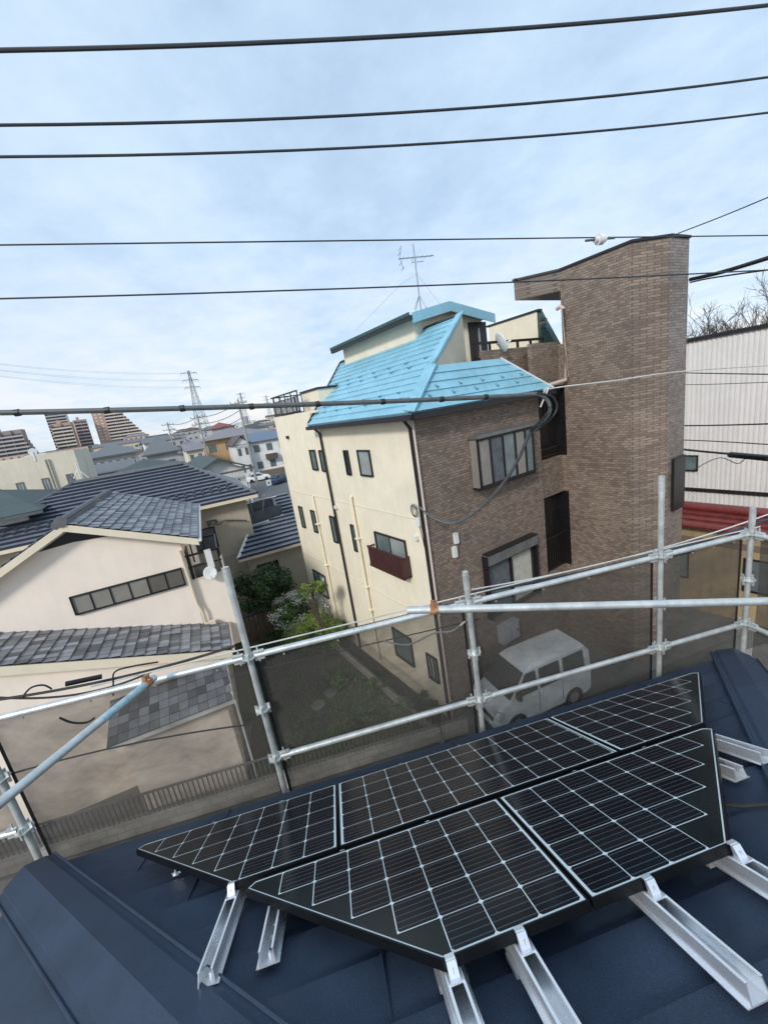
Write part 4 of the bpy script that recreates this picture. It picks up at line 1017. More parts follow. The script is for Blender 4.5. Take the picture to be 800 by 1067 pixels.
# satellite dishes
def dish(c, face, r_, label, arm):
    t = thing('satellite_dish', label, 'satellite dish', c)
    f = face.normalized(); a = f.cross(Z).normalized(); b = a.cross(f); m_ = MB()
    rings = 5; seg = 20; idx = []
    for i in range(rings + 1):
        rr = r_ * i / rings; dd = .18 * r_ * (i / rings) ** 2
        idx.append([])
        for k in range(seg):
            an = 2 * math.pi * k / seg; m_.v.append(c + f * dd + a * rr * math.cos(an) + b * rr * 1.1 * math.sin(an)); idx[-1].append(len(m_.v) - 1)
    for i in range(rings):
        for k in range(seg):
            m_.f.append((idx[i][k], idx[i][(k + 1) % seg], idx[i + 1][(k + 1) % seg], idx[i + 1][k])); m_.t.append(.5); m_.m.append(0)
    o_ = m_.build('reflector', 'white_plastic', t, smooth=True)
    sm = o_.modifiers.new('s', 'SOLIDIFY'); sm.thickness = .012
    m_ = MB(); tip = c + f * r_ * .95 - b * r_ * .35; m_.tube([c - b * r_ * 1.0 + f * .02, tip], .012, 6); m_.tube([tip - f * .05, tip + f * .06], .03, 8); m_.build('feed_arm', 'white_plastic', t)
    m_ = MB(); m_.tube([c - f * .02, c - f * .12, arm], .018, 6); m_.build('mount', 'steel_grey', t)
dc = onT(521, 357, .45); dish(dc, (U * .85 - V * .35 + Z * .35), .27, 'white satellite dish on the terrace railing of the blue roofed house', lc(loc2(dc)[0] + .25, hT + .1, 10.47))

# ------------------------------------------------------------------ neighbour: stucco gable house at left
G_ = hd(68); K_ = hd(-22)
A0 = atd(241, 690, 12.0); A0.z = 0; SCL = 1.2
def ga(g, k_, z_): q = A0 + G_ * g + K_ * k_; return Vector((q.x, q.y, z_))
def onk(x, y, k_): p = onp(x, y, A0 + K_ * k_, K_); d = p - A0; return d.dot(G_), p.z
hA = thing('house', 'stucco gable house at left with weathered grey tiles on both its roofs', 'house', A0, 68)
K1 = 1.3 * SCL
(pg, pz), (rg, rz), (lg, lz) = onk(64, 546, K1 - .35), onk(206, 561, K1 - .35), onk(0, 592, K1 - .35)
sr = (pz - rz) / (rg - pg); sl_ = (pz - lz) / (pg - lg)
ridge_len = (onz(125, 511, pz) - A0).dot(K_) - (K1 - .35)
Lg = 2 * pg - rg
kk0 = K1 - .35; kk1 = kk0 + ridge_len + .0
def tile_slope(mb, P, e, up, n, poly, step=.25, tile=.19): courses(mb, P, e, up, n, poly, step, .035, m='clay_tile', tile=tile, lift=-.007)
zl_ = pz - sl_ * (pg - Lg)
mb = MB()
upR = (-G_ + Z * sr).normalized(); nR = (Z + G_ * sr).normalized(); ln = math.hypot(rg - pg, pz - rz)
tile_slope(mb, ga(rg, kk0, rz), K_, upR, nR, [(0, 0), (ridge_len + .1, 0), (ridge_len + .1, ln), (0, ln)])
upL2 = (G_ + Z * sl_).normalized(); nL2 = (Z - G_ * sl_).normalized(); ln2 = math.hypot(pg - Lg, pz - zl_)
tile_slope(mb, ga(Lg, kk0, zl_), K_, upL2, nL2, [(0, 0), (ridge_len + .1, 0), (ridge_len + .1, ln2), (0, ln2)])
rf = mb.build('roof', 'clay_tile', hA)
mb = MB()     # ridge
rl0 = 0
for a, b in ((0, ridge_len * .52), (ridge_len * .62, ridge_len * .95)):
    x = a
    while x < b:
        p = ga(pg, kk0 + x, pz + .09); mb.tube([p, p + K_ * .29], .095, 8, 'clay_cap'); x += .28
    mb.box(ga(pg - .13, kk0 + a, pz - .03), G_ * .26, K_ * (b - a), Z * .09, 'clay_cap')
mb.tube([ga(pg, kk0 - .06, pz + .06), ga(pg, kk0 + .04, pz + .06)], .15, 10, 'clay_cap'); mb.tube([ga(pg - .14, kk0 - .03, pz - .02), ga(pg - .14, kk0 + .05, pz - .02)], .10, 8, 'clay_cap')
mb.build('ridge', None, rf)
def rake(g0, z0, g1, z1, k0, hh, par, nm='bargeboard', m='beige_trim', th=.05):
    q = MB(); q.hexa([ga(g0, k0, z0 - hh), ga(g1, k0, z1 - hh), ga(g1, k0 + th, z1 - hh), ga(g0, k0 + th, z0 - hh), ga(g0, k0, z0), ga(g1, k0, z1), ga(g1, k0 + th, z1), ga(g0, k0 + th, z0)]); return q.build(nm, m, par)
rake(pg, pz - .01, rg, rz - .01, kk0 - .02, .20, hA); rake(Lg, zl_ - .01, pg, pz - .01, kk0 - .02, .20, hA)
mb = MB()    # soffits
mb.hexa([ga(pg, kk0, pz - .12), ga(rg, kk0, rz - .12), ga(rg, kk1, rz - .12), ga(pg, kk1, pz - .12), ga(pg, kk0, pz - .03), ga(rg, kk0, rz - .03), ga(rg, kk1, rz - .03), ga(pg, kk1, pz - .03)])
mb.hexa([ga(Lg, kk0, zl_ - .12), ga(pg, kk0, pz - .12), ga(pg, kk1, pz - .12), ga(Lg, kk1, zl_ - .12), ga(Lg, kk0, zl_ - .03), ga(pg, kk0, pz - .03), ga(pg, kk1, pz - .03), ga(Lg, kk1, zl_ - .03)])
mb.build('soffit', 'beige_trim', hA)
mb = MB(); mb.tube([ga(rg + .05, kk0 - .03, rz - .06), ga(rg + .05, kk1, rz - .06)], .05, 8); mb.build('gutter', 'white_plastic', hA)
wg, _ = onk(189, 570, K1)
mb = MB()
zc = pz - .13
mb.poly([ga(Lg + .4, K1, 0), ga(wg, K1, 0), ga(wg, K1, pz - sr * (wg - pg) - .1), ga(pg, K1, zc), ga(Lg + .4, K1, zl_ + .4 * sl_ - .1)])
mb.poly([ga(wg, K1, 0), ga(wg, kk1 - .2, 0), ga(wg, kk1 - .2, pz - sr * (wg - pg) - .1), ga(wg, K1, pz - sr * (wg - pg) - .1)])
mb.poly([ga(Lg + .4, K1, 0), ga(Lg + .4, kk1 - .2, 0), ga(Lg + .4, kk1 - .2, zl_), ga(Lg + .4, K1, zl_)])
mb.build('upper_wall', 'pink_stucco', hA)
# gable vent, a dark slit under the peak
mb = MB(); mb.poly([ga(pg + .02, K1 - .012, pz - .26), ga(pg + 1.02, K1 - .012, pz - .66), ga(pg - .0, K1 - .012, pz - .66 + .06), ga(pg - .8, K1 - .012, pz - .66)]); mb.build('gable_vent', 'door_and_shade_dark', hA)
(wa0, wz1), (wa1, _), (_, wz0) = onk(72, 622, K1), onk(189, 592, K1), onk(190, 610, K1)
window(hA, ga(wa0, K1, wz0), G_, -K_, wa1 - wa0, wz1 - wz0, glass=('pane_grey', 'pane_grey', 'pane_grey', 'pane_grey', 'pane_dark', 'pane_dark'), mull=5, fr=.035, proud=.06)
# lower roof, shed sloping to the right, and its wall
(c0g, c0z), (c1g, c1z) = onk(241, 677, -.3), onk(0, 694, -.3)
s2 = (c1z - c0z) / (c0g - c1g)
mb = MB(); upD = (-G_ + Z * s2).normalized(); nD = (Z + G_ * s2).normalized(); LD = 7.0
tile_slope(mb, ga(c0g, -.3, c0z), K_, upD, nD, [(0, 0), (K1 + .3, 0), (K1 + .3, LD), (0, LD)], .27, .20)
rf2 = mb.build('lower_roof', 'clay_tile', hA)
up_ = upD * LD; gend = c0g + up_.dot(G_); zend = c0z + up_.z
rake(gend, zend - .02, c0g, c0z - .02, -.32, .24, hA, 'bargeboard')
mb = MB(); mb.hexa([ga(gend, -.3, zend - .1), ga(c0g, -.3, c0z - .1), ga(c0g, K1, c0z - .1), ga(gend, K1, zend - .1), ga(gend, -.3, zend - .02), ga(c0g, -.3, c0z - .02), ga(c0g, K1, c0z - .02), ga(gend, K1, zend - .02)]); mb.build('soffit', 'beige_trim', hA)
mb = MB(); mb.poly([ga(gend, 0, 0), ga(c0g - .35, 0, 0), ga(c0g - .35, 0, c0z + .35 * s2 - .1), ga(gend, 0, zend - .1)]); mb.poly([ga(c0g - .35, 0, 0), ga(c0g - .35, K1 + 3, 0), ga(c0g - .35, K1 + 3, c0z + .0), ga(c0g - .35, 0, c0z + .35 * s2 - .1)])
mb.build('lower_wall', 'pink_stucco', hA)
mb = MB(); mb.tube([ga(c0g + .05, -.32, c0z - .05), ga(c0g + .05, K1 + .1, c0z - .05)], .05, 8); mb.tube([ga(c0g + .02, -.2, c0z - .1), ga(c0g - .3, -.06, c0z - .5), ga(c0g - .3, -.06, .2)], .035, 8); mb.build('gutter', 'pipe_pink', hA, smooth=True)
# low lean-to with the same tiles standing before the lower wall, seen through the net
KC = -1.9
cn = [onk(x, y, KC) for x, y in ((112, 782), (242, 727))]
mb = MB(); zc0 = (cn[0][1] + cn[1][1]) / 2
up3 = (K_ * .93 + Z * .36).normalized(); n3_ = (Z * .93 - K_ * .36).normalized(); lc3 = -KC / up3.dot(K_)
wcn = cn[1][0] - cn[0][0]
courses(mb, ga(cn[0][0], KC, zc0), G_, up3, n3_, [(0, 0), (wcn, 0), (wcn, lc3 * .62), (0, lc3 * .62)], .24, .03, m='clay_tile', tile=.22, lift=-.005)
cnp = mb.build('lean_to_roof', 'clay_tile', hA)
mb = MB(); mb.box(ga(cn[0][0], KC + .02, zc0 - .13), G_ * wcn, K_ * .05, Z * .12); mb.box(ga(cn[1][0] - .02, KC + .0, zc0 - .13), G_ * .05, up3 * lc3 * .62, Z * .14); mb.tube([ga(cn[1][0] + .05, KC, zc0 - .05), ga(cn[1][0] + .05, KC + .05, .2)], .03, 8); mb.build('fascia', 'white_plastic', cnp)
mb = MB(); mb.box(ga(cn[0][0] + .2, KC + .3, 0), G_ * (wcn - .4), -K_ * KC, Z * (zc0 - .02)); mb.build('lean_to_wall', 'pink_stucco', hA)
mb = MB(); mb.box(ga(c0g - .7, -.03, .9), G_ * .3, K_ * .03, Z * 1.3); mb.build('small_window', 'glass_frost', hA)
# balcony box with posts, right of the upper wall
(bg0, bz1), (bg1, _), (_, bz0) = onk(197, 607, K1 + .1), onk(236, 602, K1 + .1), onk(208, 646, K1 + .1)
mb = MB(); BK = K1 + .1
mb.box(ga(wg + .0, BK, bz0 - 1.2), G_ * (bg1 - wg), K_ * .1, Z * (bz1 - bz0 + 1.2)); mb.box(ga(bg1 - .1, BK + .1, bz0 - 1.2), G_ * .1, K_ * 2.2, Z * (bz1 - bz0 + 1.2)); mb.build('balcony', 'pink_stucco', hA)
mb = MB(); mb.box(ga(wg, BK - .01, bz1), G_ * (bg1 - wg + .01), K_ * .12, Z * .04); mb.build('balcony_coping', 'beige_trim', hA)
mb = MB(); zt2 = onk(238, 568, BK)[1]
for g, k_ in ((wg + .05, BK + .03), (bg1 - .08, BK + .03), (bg1 - .08, BK + 2.1), (wg + .05, BK + 2.1)): mb.box(ga(g, k_, bz1), G_ * .05, K_ * .05, Z * (zt2 - bz1))
mb.box(ga(wg, BK + .03, zt2 - .06), G_ * (bg1 - wg), K_ * .05, Z * .06); mb.box(ga(bg1 - .08, BK + .03, zt2 - .06), G_ * .05, K_ * 2.1, Z * .06); mb.box(ga(wg, BK + 2.1, zt2 - .06), G_ * (bg1 - wg), K_ * .05, Z * .06); mb.box(ga(wg, BK + .03, (zt2 + bz1) / 2), G_ * (bg1 - wg), K_ * .04, Z * .04)
mb.build('balcony_frame', 'rail_brown', hA)
mb = MB(); mb.box(ga(wg + .004, BK + .3, bz1 - .9), G_ * .03, K_ * .9, Z * 1.8); mb.build('balcony_door', 'door_and_shade_dark', hA)
mb = MB(); mb.box(ga(wg + .12, BK + .35, bz1 - .2), G_ * .45, K_ * .25, Z * .55); mb.build('air_conditioner', 'window_frame_grey', hA)
mb = MB(); mb.tube([ga(wg - .08, K1 - .05, rz - .3), ga(wg - .02, K1 - .05, bz0 + .6), ga(wg + .06, K1 - .05, bz0 + .3), ga(wg + .06, K1 - .05, bz0 - .2)], .04, 8); mb.build('downpipe', 'beige_trim', hA, smooth=True)
mb = MB(); mb.box(ga(wg + .05, K1 - .1, bz0 - .25), G_ * .3, K_ * .12, Z * .16); mb.build('hopper', 'beige_trim', hA)
dg, dz_ = onk(219, 597, BK - .12)
dish(ga(dg, BK - .15, dz_), (-K_ + G_ * .1 + Z * .35), .20, 'round white satellite dish on the balcony of the stucco gable house', ga(dg, BK + .05, bz1))
mb = MB(); (ag, az1), (_, az0) = onk(215, 573, BK - .05), onk(219, 592, BK - .05)
tag(mb.box(ga(ag - .08, BK - .06, az0), G_ * .19, K_ * .07, Z * (az1 - az0)).build('antenna_box', 'white_plastic', None, ga(ag, BK, az0)), 'flat white panel antenna above the dish on the stucco house balcony', 'antenna')

# ------------------------------------------------------------------ striped tile houses behind
def slope_house(name, label, d, eaveL, eaveR, zE, azm, pitch, ridgeL, ridgeR, hipL, hipR, wallm, roofm, risers, step, th, over=.5, depth=7.0):
    """roof slope facing us: eave line azimuth azm through eaveR at distance d"""
    e_ = hd(azm); k_ = hd(azm - 90)
    P = atd(*eaveR, d); P = onz(*eaveR, zE); 
    up = (k_ + Z * pitch).normalized(); n_ = (Z - k_ * pitch).normalized()
    def q(x, y): p = onp(x, y, P, n_) - P; return (p.dot(e_), p.dot(up))
    return P, e_, k_, up, n_, q
P, e_, k_, up, n_, q = slope_house('', '', 20, (200, 530), (268, 514.5), 5.9, 66, .42, 0, 0, 0, 0, '', '', '', 0, 0)
hB = thing('house', 'house with shiny blue grey striped tile roof behind the stucco gable house', 'house', Vector((P.x, P.y, 0)), 66)
rl, rr_, hl = q(78, 499), q(192, 488), q(0, 548)
hgt_ = (rl[1] + rr_[1]) / 2
poly = [(hl[0] - 6, 0), (0, 0), (rr_[0], hgt_), (rl[0], hgt_), (min(hl[0], rl[0] - hgt_) - .0, 0.0 + max(0, hl[1] * .4))]
poly = [(rl[0] - hgt_ * .95, 0), (0, 0), (rr_[0], hgt_), (rl[0], hgt_)]
poly[0] = (min(poly[0][0], q(-40, 580)[0]), 0)
mb = MB(); courses(mb, P, e_, up, n_, poly, .36, .12, 'stripe_tile', 'stripe_tile_hi')
rB = mb.build('roof', None, hB)
mb = MB()   # back and side slopes
bk_ = P + up * hgt_; zt_ = bk_.z
run = hgt_ * up.dot(k_)
A_ = P + e_ * poly[0][0]; B_ = P.copy(); Cc = P + e_ * poly[2][0] + up * hgt_; Dd = P + e_ * poly[3][0] + up * hgt_
A2 = A_ + k_ * run * 2; B2 = B_ + k_ * run * 2
mb.poly([B_, B2, Cc]); mb.poly([A_, Dd, A2]); mb.poly([A2, Dd, Cc, B2]); mb.build('rear_slope', 'stripe_tile', rB)
mb = MB(); mb.tube([Cc + Z * .05, Dd + Z * .05], .13, 8); mb.tube([Cc + Z * .05, B_ + Z * .06], .09, 8); mb.tube([Dd + Z * .05, A_ + Z * .06], .09, 8); mb.tube([Dd + Z * .1, Dd + Z * .45 - e_ * .1], .12, 6, r2=.05); mb.build('ridge', 'clay_cap', rB)
mb = MB(); mb.box(P + e_ * (poly[0][0]) - Z * .16 - k_ * .06, -e_ * poly[0][0], k_ * .08, Z * .15); mb.box(P - Z * .16 - e_ * .03, e_ * .06, k_ * run * 2, Z * .15); mb.build('gutter', 'beige_trim', rB)
mb = MB()
w0_ = P + e_ * (poly[0][0] + .5) + k_ * .5; w1_ = P - e_ * .55 + k_ * .5
mb.prism([Vector((p.x, p.y, 0)) for p in (w0_, w1_, w1_ + k_ * (run * 2 - 1), w0_ + k_ * (run * 2 - 1))], Z * (5.9 + .1)); mb.build('wall', 'tan_panel', hB)
mb = MB()
for x in range(12): mb.box(Vector((w1_.x, w1_.y, 0)) - e_ * (x * .95 + .3) - k_ * .008, e_ * .018, k_ * .01, Z * 5.9)
mb.box(Vector((w1_.x, w1_.y, 2.95)) - e_ * 11 - k_ * .02, e_ * 11, k_ * .03, Z * .05); mb.build('panel_joints', 'curtain', hB)
mb = MB()   # twisted cable fitting on wall and wires
c = onp(222, 545, w1_, k_)
mb.tube(spline([c - k_ * .15, c - k_ * .2 + e_ * .3 - Z * .1, c - k_ * .1 + e_ * .6 + Z * .0, c - k_ * .15 + e_ * 1.6 - Z * .25], 5), .03, 6); 
for k in range(4): mb.tube([c - k_ * .1 - e_ * .25 + Z * (.1 * k - .15), c - k_ * .25 - e_ * (.1 * k) + Z * .2, c - k_ * .1 + e_ * .2 + Z * (.05 * k)], .03, 5)
mb.build('cable_fitting', 'grey_rubber', hB)
window(hB, Vector((w1_.x, w1_.y, 0)) - e_ * 3.2 + Z * 3.6, e_, -k_, 1.4, 1.1, glass=('curtain_dark',), mull=1)
# snow stop ridges on the striped roof
mb = MB()
for row in range(2):
    x = poly[0][0] + 1.5
    while x < -1.2:
        p = P + e_ * x + up * (.85 + row * .34) + n_ * .10; mb = MB(); mb.box(p, e_ * .12, up * .12, n_ * .07); mb.build('snow_guard', 'stripe_tile_hi', rB); x += .4

# lower annex with the same tiles
P, e_, k_, up, n_, q = slope_house('', '', 18, 0, (314, 565), 3.1, 66, .42, 0, 0, 0, 0, '', '', '', 0, 0)
hC = thing('house', 'low annex with striped tile roof between the tan wall and the beige three storey wall', 'house', Vector((P.x, P.y, 0)), 66)
a, b, c, d, e5, f5 = q(247, 580), q(262, 549), q(296, 538), q(284, 518), q(304, 513), q(322, 563)
poly = [(a[0], 0), (f5[0] + .3, 0), (f5[0] + .3, e5[1]), (d[0], d[1]), (c[0], c[1]), (b[0], b[1])]
mb = MB(); courses(mb, P, e_, up, n_, poly, .36, .12, 'stripe_tile', 'stripe_tile_hi'); rC = mb.build('roof', None, hC)
mb = MB(); mb.tube([P + e_ * a[0] + Z * .06, P + e_ * b[0] + up * b[1] + Z * .06], .07, 6); mb.build('hip', 'white_plastic', rC)
mb = MB(); aa = P + e_ * a[0]; mb.box(aa - Z * .14 - k_ * .05, e_ * (f5[0] - a[0] + .3), k_ * .08, Z * .12); mb.build('gutter', 'pipe_pink', rC)
mb = MB(); w0_ = P + e_ * (a[0] + .5) + k_ * .5; w1_ = P + e_ * (f5[0] + .2) + k_ * .5
mb.prism([Vector((p.x, p.y, 0)) for p in (w0_, w1_, w1_ + k_ * 1.6, w0_ + k_ * 1.6)], Z * 3.05); mb.build('wall', 'tan_panel', hC)
mb = MB(); ww = P + e_ * f5[0]; mb.poly([aa, aa + k_ * 2.2 + e_ * 1.4 + Z * .9, P + e_ * b[0] + up * b[1]]); mb.build('side_slope', 'stripe_tile', rC)
window(hC, Vector((w0_.x, w0_.y, .4)) + e_ * .3, e_, -k_, 1.1, 2.0, glass=('curtain_dark', 'glass'), mull=1)
# small roof balcony
cb_ = P + e_ * c[0] + up * c[1]; bb_ = P + e_ * b[0] + up * b[1]
mb = MB(); mb.box(bb_ - Z * .1, cb_ - bb_, k_ * .1, Z * .18, 'white_plastic'); mb.box(cb_ - Z * .1, k_ * 2.6 - e_ * .1, -e_ * .1, Z * .18, 'white_plastic')
mb.box(bb_ + k_ * .3 - Z * .1, cb_ - bb_, k_ * .04, Z * .75, 'curtain_dark'); mb.box(bb_ + k_ * 2.5 - Z * .1, cb_ - bb_, k_ * .04, Z * .9, 'curtain_dark'); mb.build('balcony', None, hC)
mb = MB(); 
for t0, t1 in ((0, .5), (.5, 1.0)): 
    for k in range(2): p = bb_ + (cb_ - bb_) * (.2 + .3 * k) + k_ * 1.2; mb.tube([p + Z * .4, p + Z * 1.3 + e_ * .3 * k], .03, 6)
mb.tube([bb_ + k_ * 1.0 + Z * 1.2, cb_ + k_ * 1.2 + Z * 1.0], .03, 6); mb.build('laundry_rack', 'white_plastic', hC)

# ------------------------------------------------------------------ generic town buildings
def fbox(parent_label, cat, px0, py0, px1, d, az, depth, wallm, roofm='green_grey_roof', rooft='flat', floors=2, win='glass', wn=3, name='house', group=None, rz_=1.2, zt=None, over=.4, winw=.45, winh=.42):
    """box building: px0,py0 = top left of the facing wall, px1 = its right end, facing wall runs along az"""
    P = atd(px0, py0, d); z1 = P.z if zt is None else zt; e_ = hd(az); k_ = hd(az - 90)
    B = onp(px1, py0, P, k_); wd = (B - P).dot(e_); wd = max(2.5, min(wd, 80))
    b0 = Vector((P.x, P.y, 0)); t = thing(name, parent_label, cat, b0, az, group=group)
    m_ = MB(); m_.prism([b0, b0 + e_ * wd, b0 + e_ * wd + k_ * depth, b0 + k_ * depth], Z * z1); m_.build('wall', wallm, t)
    T = b0 + Z * z1
    if rooft == 'flat':
        m_ = MB()
        for o_, v1, v2 in ((T, e_ * wd, k_ * .2), (T + k_ * (depth - .2), e_ * wd, k_ * .2), (T + k_ * .2, e_ * .2, k_ * (depth - .4)), (T + e_ * (wd - .2) + k_ * .2, e_ * .2, k_ * (depth - .4))): m_.box(o_, v1, v2, Z * .35)
        m_.build('parapet', wallm, t); m_ = MB(); m_.poly([T + Z * .05, T + e_ * wd + Z * .05, T + e_ * wd + k_ * depth + Z * .05, T + k_ * depth + Z * .05]); m_.build('roof', 'concrete', t)
    else:
        o1 = T - e_ * over - k_ * over - Z * .02; W = wd + 2 * over; Dp = depth + 2 * over; m_ = MB()
        if rooft == 'gable':       # ridge along e_
            r0 = o1 + k_ * Dp / 2 + Z * rz_; r1 = r0 + e_ * W
            m_.hexa([o1 - Z * .12, o1 + e_ * W - Z * .12, r1 - Z * .12, r0 - Z * .12, o1, o1 + e_ * W, r1, r0]); p = o1 + k_ * Dp
            m_.hexa([r0 - Z * .12, r1 - Z * .12, p + e_ * W - Z * .12, p - Z * .12, r0, r1, p + e_ * W, p])
        elif rooft == 'gablef':    # ridge away from us
            r0 = o1 + e_ * W / 2 + Z * rz_; r1 = r0 + k_ * Dp
            m_.hexa([o1 - Z * .12, r0 - Z * .12, r1 - Z * .12, o1 + k_ * Dp - Z * .12, o1, r0, r1, o1 + k_ * Dp]); p = o1 + e_ * W
            m_.hexa([r0 - Z * .12, p - Z * .12, p + k_ * Dp - Z * .12, r1 - Z * .12, r0, p, p + k_ * Dp, r1])
            wm = MB(); wm.prism([T + k_ * .01, T + e_ * wd + k_ * .01, T + e_ * wd / 2 + Z * rz_ * .86 + k_ * .01], k_ * (depth - .02)); wm.build('gable', wallm, t)
        else:                      # hip
            i_ = min(W, Dp) / 2; a1 = o1 + e_ * i_ + k_ * Dp / 2 + Z * rz_; a2 = o1 + e_ * max(W - i_, i_ + .01) + k_ * Dp / 2 + Z * rz_
            c1_, c2_, c3_, c4_ = o1, o1 + e_ * W, o1 + e_ * W + k_ * Dp, o1 + k_ * Dp
            m_.poly([c1_, c2_, a2, a1]); m_.poly([c2_, c3_, a2]); m_.poly([c3_, c4_, a1, a2]); m_.poly([c4_, c1_, a1]); m_.poly([c4_ - Z * .02, c3_ - Z * .02, c2_ - Z * .02, c1_ - Z * .02])
            m_.tube([a1, a2 + Z * .02], .1, 5)
        m_.build('roof', roofm, t)
        if rooft != 'flat':
            m_ = MB(); m_.box(o1 - Z * .15 - k_ * .04, e_ * W, k_ * .1, Z * .13); m_.build('gutter', 'curtain_dark', t)
    fh = z1 / floors
    for f_ in range(floors):
        for c_ in range(wn):
            ww_ = wd / wn * winw; x = wd / wn * (c_ + .5) - ww_ / 2
            zz = f_ * fh + fh * .35; m_ = MB()
            if d < 90: window(t, b0 + e_ * x + Z * zz, e_, -k_, ww_, fh * winh, 'window_frame_grey', glass=(win,), mull=1, fr=.06)
            else:
                m_.box(b0 + e_ * x + Z * zz - k_ * .03, e_ * ww_, k_ * .05, Z * fh * winh); m_.build('window', win, t)
    return t, b0, e_, k_, wd, z1
for nm, c_, r_ in (('w_cream', (.70, .63, .50), .8), ('w_white', (.74, .73, .70), .8), ('w_grey', (.42, .42, .41), .8), ('w_tan', (.55, .46, .35), .8), ('w_orange', (.58, .38, .20), .8), ('w_pink', (.58, .42, .35), .8), ('w_brown', (.17, .12, .09), .8),
                   ('r_purple', (.24, .215, .225), .6), ('r_blue', (.13, .17, .23), .45), ('r_brown', (.10, .07, .055), .6), ('r_red', (.26, .07, .06), .6), ('r_grey', (.15, .158, .165), .6)):
    mat(nm, c_, r_, 0, .1, .6, dirt=.12 if nm[0] == 'w' else 0)
# flat beige building at left with windows
t, b0, e_, k_, wd, z1 = fbox('cream flat roofed building at left behind the tiled roofs, with ladder and one small window', 'building', -30, 491, 84, 36, 62, 9, 'w_cream', rooft='flat', floors=3, wn=4, win='glass_frost', winw=.3, winh=.27, name='building')
m_ = MB(); m_.tube([b0 + e_ * wd * .72 - k_ * .06, b0 + e_ * wd * .72 - k_ * .06 + Z * z1], .06, 6); m_.tube([b0 + e_ * wd * .69 - k_ * .06, b0 + e_ * wd * .69 - k_ * .06 + Z * z1], .05, 6); m_.build('pipe', 'curtain', t)
m_ = MB(); c = b0 + e_ * wd * .60 + Z * (z1 + .6); m_.tube([c, c + k_ * .1], .24, 12); m_.tube([c - Z * .6, c], .05, 6); m_.build('roof_dish', 'white_plastic', t)
c = atd(81, 489, 33); dt = thing('roof_antenna', 'small tripod antenna before the cream flat roofed building', 'antenna', c - Z * 1); m_ = MB(); m_.tube([c - Z * 1.2, c + Z * .5], .04, 6); m_.tube([c - Z * 1.2 - e_ * .8, c], .03, 6); m_.tube([c - Z * 1.2 + e_ * .8, c], .03, 6); m_.build('mast', 'white_plastic', dt)
# dark green-grey roofs, mid distance
fbox('house with dark green hip roof at the far left edge', 'house', -70, 552, 34, 25, 60, 9, 'w_white', 'green_grey_roof', 'hip', 2, 'curtain_dark', 2, rz_=.95, over=.7)
fbox('house with low green grey roof directly behind the striped roof', 'house', 108, 505, 198, 31, 63, 10, 'w_white', 'green_grey_roof', 'hip', 2, 'curtain_dark', 3, rz_=1.0, over=.6)
t, b0, e_, k_, wd, z1 = fbox('house with green grey gable roof and plain white gable wall, right of the striped ridge', 'house', 203, 497, 256, 32, 62, 10, 'w_white', 'green_grey_roof', 'gablef', 2, 'curtain_dark', 2, rz_=1.05, over=.6)
fbox('house with orange and cream walls under a broad purple grey roof', 'house', 210, 460, 282, 92, 62, 12, 'w_orange', 'r_purple', 'hip', 2, 'glass_light', 4, rz_=1.8, over=.8)
fbox('cream annex left of the orange walled house', 'house', 194, 470, 212, 82, 62, 8, 'w_cream', 'r_purple', 'gable', 2, 'glass_light', 2, rz_=1.2)
t, b0, e_, k_, wd, z1 = fbox('white house with blue tile roof and brown balcony by the street', 'house', 259, 461, 300, 84, 72, 9, 'w_white', 'r_blue', 'gable', 2, 'glass_light', 3, rz_=1.6, over=.5)
m_ = MB(); m_.box(b0 + e_ * wd * .35 - k_ * 1.0 + Z * 2.7, e_ * wd * .3, k_ * 1.0, Z * 1.0); m_.build('balcony', 'r_brown', t)
m_ = MB(); m_.box(b0 - k_ * 3.2 + e_ * wd * .1, e_ * wd * 1.1, k_ * .15, Z * 1.0); tag(m_.build('garden_wall', 'w_brown', None, b0), 'low dark brown wall along the street before the white house', 'wall')
fbox('narrow white gable fronted house with small barred windows beside the pole', 'house', 244, 464, 260, 82, 62, 7, 'w_white', 'r_brown', 'gablef', 2, 'curtain_dark', 2, rz_=1.5)
fbox('red roofed house showing only its roof above the purple roof', 'house', 220, 447, 245, 125, 62, 10, 'w_grey', 'r_red', 'hip', 2, 'curtain_dark', 3, rz_=1.6)
fbox('grey walled house with hipped dark roof beyond the green grey roof', 'house', 152, 474, 186, 52, 62, 8, 'w_grey', 'r_grey', 'hip', 2, 'curtain_dark', 2, rz_=2.0)
fbox('long grey apartment house with balconies and dark hip roof below the tall blocks', 'house', 92, 478, 143, 60, 62, 9, 'w_grey', 'r_grey', 'hip', 3, 'glass_light', 6, rz_=1.5)
fbox('low cream house with blue awning below the grey apartment house', 'house', 90, 496, 140, 46, 62, 6, 'w_cream', 'r_grey', 'gable', 2, 'curtain_dark', 5, rz_=.8)
fbox('pale grey house with shallow roof below the skyline, left of the poles', 'house', 150, 462, 172, 95, 60, 9, 'w_white', 'r_grey', 'gable', 3, 'curtain_dark', 3, rz_=1.0)

